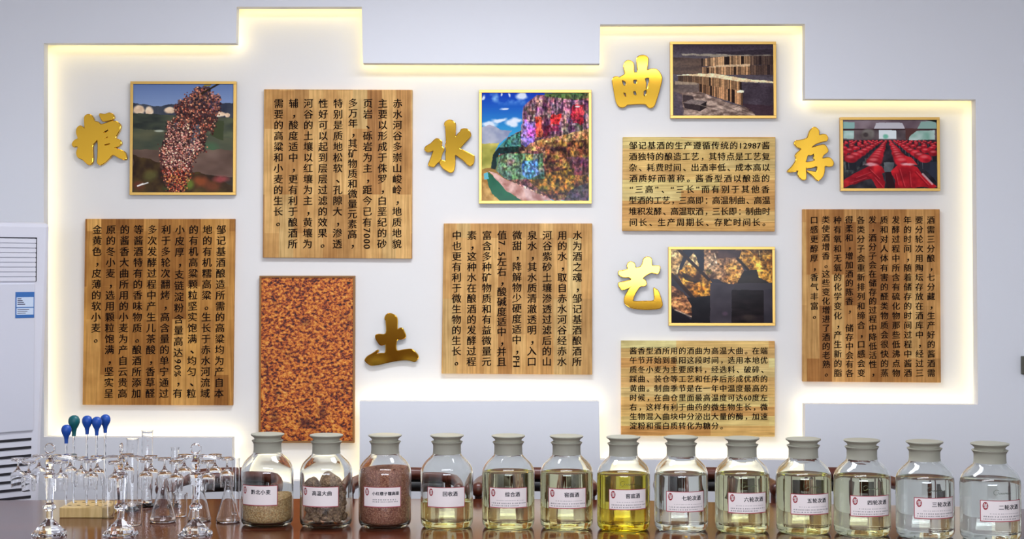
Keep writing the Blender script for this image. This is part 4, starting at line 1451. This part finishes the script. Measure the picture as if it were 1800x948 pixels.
def fill(name, levels, m, label, jarroot, bump=0.0015):
    """a heap of grain filling a jar; levels gives the height as a function of x, y"""
    bm = bmesh.new()
    seg, rad = 48, 14
    R = 0.0828
    bot = [(0, 0.0135), (0.05, 0.0115), (0.07, 0.012), (0.0785, 0.0175), (0.0822, 0.027)]
    rings = []
    for r, z in bot:
        rings.append([bm.verts.new((0, 0, z))] if r == 0 else [bm.verts.new((r * math.cos(2 * PI * q / seg), r * math.sin(2 * PI * q / seg), z)) for q in range(seg)])
    rr = random.Random(5)
    for t in range(1, 9):
        ring = []
        for q in range(seg):
            a = 2 * PI * q / seg
            h = levels(R * math.cos(a), R * math.sin(a))
            z = 0.027 + (h - 0.027) * t / 8
            r = min(R, inner_r(z) - 0.0012)
            ring.append(bm.verts.new((r * math.cos(a), r * math.sin(a), z)))
        rings.append(ring)
    for t in range(1, rad):
        ring = []
        for q in range(seg):
            a = 2 * PI * q / seg
            h0 = levels(R * math.cos(a), R * math.sin(a))
            r = min(R, inner_r(h0) - 0.0012) * (1 - t / rad)
            ring.append(bm.verts.new((r * math.cos(a), r * math.sin(a), levels(r * math.cos(a), r * math.sin(a)) + rr.uniform(-bump, bump))))
        rings.append(ring)
    rings.append([bm.verts.new((0, 0, levels(0, 0)))])
    for a, b in zip(rings, rings[1:]):
        for q in range(seg):
            j = (q + 1) % seg
            if len(a) == 1:
                bm.faces.new((a[0], b[q], b[j]))
            elif len(b) == 1:
                bm.faces.new((a[q], a[j], b[0]))
            else:
                bm.faces.new((a[q], a[j], b[j], b[q]))
    o = new_obj(name, bm, m, None, True)
    o.location = jarroot.location
    return tag(o, label, 'grain', None, 'stuff')


M_WHEAT = granular('wheat_grain', [(200, 150, 92), (242, 196, 132), (254, 226, 168), (216, 168, 108)], 210)
M_SORG = granular('sorghum_grain', [(142, 72, 54), (194, 124, 96), (226, 164, 132), (160, 88, 66)], 250)
M_LUMP = granular('starter_crust', [(120, 96, 78), (214, 180, 142), (160, 128, 104), (240, 212, 170)], 170, 1.0)
fill('wheat_grain', lambda x, y: 0.088 + 0.16 * x + 0.1 * y, M_WHEAT, 'tan wheat grains lying in the leftmost jar', JARS[0])
fill('sorghum_grain', lambda x, y: 0.196 + 0.04 * x, M_SORG, 'red brown sorghum grains filling the third jar', JARS[2])

rr = random.Random(11)


def lump(r, sq, seed):
    bm = bmesh.new()
    bmesh.ops.create_icosphere(bm, subdivisions=3, radius=1.0)
    q = random.Random(seed)
    w = [(Vector((q.gauss(0, 1), q.gauss(0, 1), q.gauss(0, 1))).normalized() * q.uniform(2, 6), q.uniform(0, 6)) for _ in range(10)]
    for v in bm.verts:
        s = 1 + sum(math.sin(v.co.dot(a) + p) for a, p in w) * 0.036
        v.co = Vector((v.co.x * sq[0], v.co.y * sq[1], v.co.z * sq[2])) * s * r
    return mesh_of('starter_lump', bm, M_LUMP)


LUMPS = [lump(0.0185, (1.15, 0.9, 0.8), 1), lump(0.0165, (0.9, 1.1, 0.85), 2), lump(0.0175, (1.0, 0.8, 1.05), 3), lump(0.0155, (1.2, 1.0, 0.8), 4)]
base = JARS[1].location
o = inst('starter_lump', lump(0.040, (1.0, 0.9, 1.02), 9))
o.location = base + Vector((0.016, -0.024, 0.146))
tag(o, 'big round grey brown starter lump, topmost in the second jar', 'starter lump', 'starter lumps in the second jar')
spots = []
for lay in range(6):
    z = 0.0345 + lay * 0.0215
    n_out = 9
    for q in range(n_out):
        a = 2 * PI * (q + 0.5 * (lay % 2)) / n_out
        if lay >= 5 and not (0.10 < a / (2 * PI) < 0.62 or a / (2 * PI) > 0.86):
            continue
        if lay == 7 and q % 2:
            continue
        spots.append((0.0545, a, z))
    if lay < 5:
        for q in range(4):
            spots.append((0.026, 2 * PI * q / 4 + lay * 0.7, z))
for i, (r, a, z) in enumerate(spots):
    if lay and z > 0.105 and math.hypot(r * math.cos(a) - 0.016, r * math.sin(a) + 0.024) < 0.052 and z < 0.19:
        continue
    o = inst('starter_lump', LUMPS[i % 4])
    o.location = base + Vector((r * math.cos(a), r * math.sin(a), z))
    o.rotation_euler = (rr.uniform(0, 6), rr.uniform(0, 6), rr.uniform(0, 6))
    tag(o, 'small crumbly grey brown starter lump in the second jar', 'starter lump', 'starter lumps in the second jar')

# ------------------------------------------------------------------ glass stands with hanging cups
ST_Z = TZ


def at(px, ybase, back_off):
    q = onz(px, ybase, TZ)
    k = (q.y + back_off) / q.y
    return Vector((q.x * k, q.y + back_off, TZ))


HS = 0.298
base_bm = lathe([(0, 0.004), (0.040, 0.004), (0.054, 0.0), (0.057, 0.004), (0.053, 0.012), (0.043, 0.020), (0.030, 0.034), (0.020, 0.044), (0.013, 0.052), (0, 0.054)], 8, closed=False, phase=PI / 8)
ME_SBASE = mesh_of('foot', base_bm, M_GLASS, False)
ME_POST = mesh_of('post', lathe([(0, 0.0545), (0.0115, 0.0545), (0.0115, 0.078), (0.014, 0.082), (0.021, 0.086), (0.0215, 0.094), (0.016, 0.099), (0.0125, 0.103), (0.0125, 0.115), (0.0145, 0.150), (0.0165, 0.185), (0.020, 0.189), (0.0215, 0.196), (0.014, 0.199), (0.010, 0.203), (0.0155, 0.207), (0.0155, 0.210), (0.010, 0.213), (0.0115, 0.219), (0.0165, 0.228), (0.0165, 0.237), (0.0105, 0.246), (0.009, 0.249), (0.012, 0.252), (0.009, 0.257), (0, 0.258)], 8, closed=False), M_GLASS, False)
ring = [(0.0155 * math.cos(2 * PI * q / 24), 0, 0.278 + 0.0155 * math.sin(2 * PI * q / 24)) for q in range(24)]
ME_RING = mesh_of('ring_finial', tube(ring, 0.0032, 8, closed=True), M_GLASS)


def arm_mesh():
    bm = tube(catmull([(0.008, 0, 0.252), (0.03, 0, 0.254), (0.055, 0, 0.250), (0.080, 0, 0.243)], 5), 0.0029, 8)
    c = [(0.100 + 0.0195 * math.cos(2 * PI * q / 22), 0.0195 * math.sin(2 * PI * q / 22), 0.243) for q in range(2, 21)]
    c = [(0.100 - (p[0] - 0.100), p[1], p[2]) for p in c]
    tube(c, 0.0026, 8, bm)
    return mesh_of('arm', bm, M_GLASS)


ME_ARM = arm_mesh()
cup_prof = [(0, 0.0035), (0.0215, 0.0030), (0.0222, 0.0016), (0.010, 0.0002), (0.0034, -0.004), (0.0030, -0.014), (0.0034, -0.024), (0.0065, -0.033), (0.0125, -0.0385), (0.0195, -0.0425), (0.0226, -0.048), (0.0232, -0.056), (0.0222, -0.074), (0.0208, -0.092),
            (0.0199, -0.092), (0.0212, -0.074), (0.0221, -0.056), (0.0214, -0.049), (0.018, -0.0442), (0.0115, -0.041), (0.005, -0.0375), (0, -0.0365)]
ME_CUPB = mesh_of('bowl', lathe(cup_prof, 28, closed=False), M_GLASS)
stands = [(86.5, 946, 6, 'left', 0.0), (212, 946, 33, 'middle', PI / 2), (343.5, 946, 3, 'right', 0.1)]
for px, yb, ang, which, rrot in stands:
    L = at(px, yb, 0.052)
    st = thing('glass_stand', 'clear glass cup stand with ring top, the %s one of three' % which, 'glass stand', L, 0, 'glass stands on the left of the table')
    inst('foot', ME_SBASE, st)
    inst('post', ME_POST, st)
    f = inst('ring_finial', ME_RING, st)
    f.rotation_euler = (0, 0, rrot)
    for q in range(6):
        a = math.radians(ang + q * 60)
        ar = inst('arm', ME_ARM, st)
        ar.rotation_euler = (0, 0, a)
        cup = inst('tasting_cup', ME_CUPB)
        cup.location = L + Vector((0.100 * math.cos(a), 0.100 * math.sin(a), 0.2462))
        tag(cup, 'small stemmed glass cup hanging upside down from the %s glass stand' % which, 'cup', 'cups hanging from the %s glass stand' % which)

# ------------------------------------------------------------------ pipettes in a pale wooden rack
zr = TZ + 0.036
f0, f1 = onz(104, 911, TZ), onz(190, 911, TZ)
RX0, RX1, RY0 = f0.x, f1.x, f0.y
RACK = thing('pipette_rack', 'low pale wooden rack holding the droppers', 'rack', ((RX0 + RX1) / 2, RY0, TZ))
hw = (RX1 - RX0) / 2
new_obj('block', boxm(-hw, hw, 0, 0.17, 0, 0.036, 0.003), grain_wood('pale_bamboo', (196, 160, 92), (228, 198, 136), 0.4, 0.1, (60, 60, 6)), RACK)
M_HOLE_SHADE = mat('hole_shade', (60, 40, 24), 0.8)  # shade inside the rack holes, put into a dark colour
bm = bmesh.new()
for i in range(5):
    for j in range(2):
        lathe([(0, 0.0363), (0.007, 0.0363)], 14, bm, (-hw + 0.022 + i * (2 * hw - 0.044) / 4, 0.05 + j * 0.07, 0), closed=False)
new_obj('hole_shade_disc', bm, M_HOLE_SHADE, RACK)  # flat dark discs on the block, no real recess
M_BLUE = mat('blue_rubber', (22, 74, 160), 0.42)
M_GREEN = mat('green_rubber', (16, 92, 96), 0.42)
BULB = [(0, -0.002), (0.0062, -0.002), (0.0066, 0.010), (0.0085, 0.020), (0.0145, 0.031), (0.0178, 0.041), (0.0174, 0.050), (0.0135, 0.058), (0.006, 0.0625), (0, 0.063)]
ME_BULB = {}
for nm, m in (('blue', M_BLUE), ('green', M_GREEN)):
    ME_BULB[nm] = mesh_of('bulb', lathe(BULB, 28, closed=False), m)
pips = [(116.5, 779, 0.05, 'blue', 'blue bulb glass dropper, leftmost and lowest of the five'), (130, 766, 0.095, 'green', 'green bulb glass dropper standing among the blue ones'),
        (153, 763, 0.05, 'blue', 'blue bulb glass dropper right of the green one'), (170, 765, 0.05, 'blue', 'blue bulb glass dropper with the lower bulb of the right pair'), (185, 760.5, 0.12, 'blue', 'blue bulb glass dropper, rightmost and highest of the five')]
for px, yb, off, colr, label in pips:
    Y = RY0 + off
    p = P(px, yb, Y)
    hgt = p.z - zr
    t = thing('dropper', label, 'dropper', (p.x, Y, zr + 0.0005), 0, 'droppers in the rack')
    new_obj('tube', lathe([(0, 0), (0.0026, 0), (0.0040, 0.018), (0.0042, 0.022), (0.0042, 0.026), (0.0042, hgt - 0.004), (0.0042, hgt - 0.001), (0, hgt - 0.001)], 18, closed=False), M_GLASS, t, True)
    b_ = inst('bulb', ME_BULB[colr], t, (0, 0, hgt))
    b_['label'] = colr + ' rubber bulb'
    if colr == 'green':
        b_.scale = (1.12, 1.12, 1.12)

# ------------------------------------------------------------------ loose glassware


def cylinder_glass(px, ybase, ytop, wpx, label, red=False):
    L = at(px, ybase, 0.03)
    mpp = L.y / F
    r = wpx * mpp / 2
    h = P(px, ytop, L.y).z - TZ
    t = thing('measuring_cylinder', label, 'measuring cylinder', L, 0, 'measuring cylinders')
    new_obj('foot', lathe([(0, 0), (r * 1.9, 0), (r * 1.9, 0.006), (r * 1.2, 0.010), (r * 0.9, 0.014), (0, 0.014)], 6, closed=False), M_GLASS, t)
    tw = 0.0015
    new_obj('tube', lathe([(0, 0.0142), (r * 0.9, 0.0142), (r, 0.02), (r, 0.024), (r, h - 0.009), (r, h - 0.004), (r * 1.12, h), (r * 1.05, h), (r - tw, h - 0.005), (r - tw, h - 0.010), (r - tw, 0.025), (r - tw, 0.021), (0, 0.019)], 30, closed=False), M_GLASS, t, True)
    bm = bmesh.new()
    for q in range(14):
        z = 0.04 + (h - 0.06) * q / 13
        wd = 0.008 if q % 5 == 0 else 0.005
        parts = patch(0.004, 0.004 + wd, z, z + 0.0008, r + 0.0003, 3)
        vs = [bm.verts.new(v) for v in parts[0]]
        for f in parts[1]:
            bm.faces.new([vs[i] for i in f])
    new_obj('scale_marks', bm, mat('scale_red', (150, 60, 56), 0.5) if red else mat('scale_grey', (120, 124, 128), 0.5), t)


cylinder_glass(258, 893, 757, 19, 'tallest glass measuring cylinder, behind the middle glass stand', True)
cylinder_glass(232, 900, 771, 20, 'wide glass measuring cylinder left of the tallest one')
cylinder_glass(307, 893, 787, 13.5, 'shorter narrow glass measuring cylinder left of the right glass stand')


def flask(px, ybase, ytop, wpx, label, neck=0.24):
    L = at(px, ybase, wpx * 0.5 * 5.3 / F * 0.9)
    mpp = L.y / F
    R = wpx * mpp / 2
    h = P(px, ytop, L.y).z - TZ
    n = R * neck + 0.004
    tw = 0.0014
    pr = [(0, 0.001), (R * 0.85, 0), (R * 0.97, 0.003), (R, 0.009), (R * 0.93, 0.018), (n * 1.15, h * 0.70), (n, h * 0.77), (n, h * 0.96), (n * 1.25, h), (n * 1.18, h), (n - tw, h * 0.955), (n - tw, h * 0.77), (n * 1.15 - tw, h * 0.695), (R * 0.93 - tw * 1.2, 0.0185), (R - tw, 0.009), (R * 0.94, 0.005), (0, 0.0035)]
    o = new_obj('conical_flask', lathe(pr, 36, closed=False), M_GLASS, None, True)
    o.location = L
    tag(o, label, 'flask', 'conical flasks')


flask(286, 921, 840, 47, 'conical glass flask between the middle and right glass stands')
flask(401, 921, 845, 43, 'conical glass flask beside the wheat jar')
flask(350, 919, 838, 42, 'conical glass flask directly behind the right glass stand')


def beaker(px, ybase, ytop, wpx, label, lip=1.06):
    L = at(px, ybase, wpx * 0.5 * 5.3 / F * 0.9)
    mpp = L.y / F
    R = wpx * mpp / 2
    h = P(px, ytop, L.y).z - TZ
    tw = 0.0015
    o = new_obj('beaker', lathe([(0, 0.001), (R * 0.9, 0), (R, 0.006), (R, 0.010), (R, h - 0.009), (R, h - 0.004), (R * lip, h), (R * lip - tw, h), (R - tw, h - 0.005), (R - tw, h - 0.010), (R - tw, 0.011), (R - tw, 0.007), (R * 0.9, 0.003), (0, 0.0035)], 32, closed=False), M_GLASS, None, True)
    o.location = L
    tag(o, label, 'beaker', 'glass beakers')


beaker(316, 909, 868, 26, 'small glass beaker left of the right glass stand')
beaker(190, 912, 838, 22, 'tall glass beaker at the right end of the dropper rack')
beaker(232, 925, 885, 36, 'low glass beaker behind the middle glass stand foot')
beaker(414, 905, 806, 14, 'narrow tall glass tube beaker beside the wheat jar shoulder', 1.04)
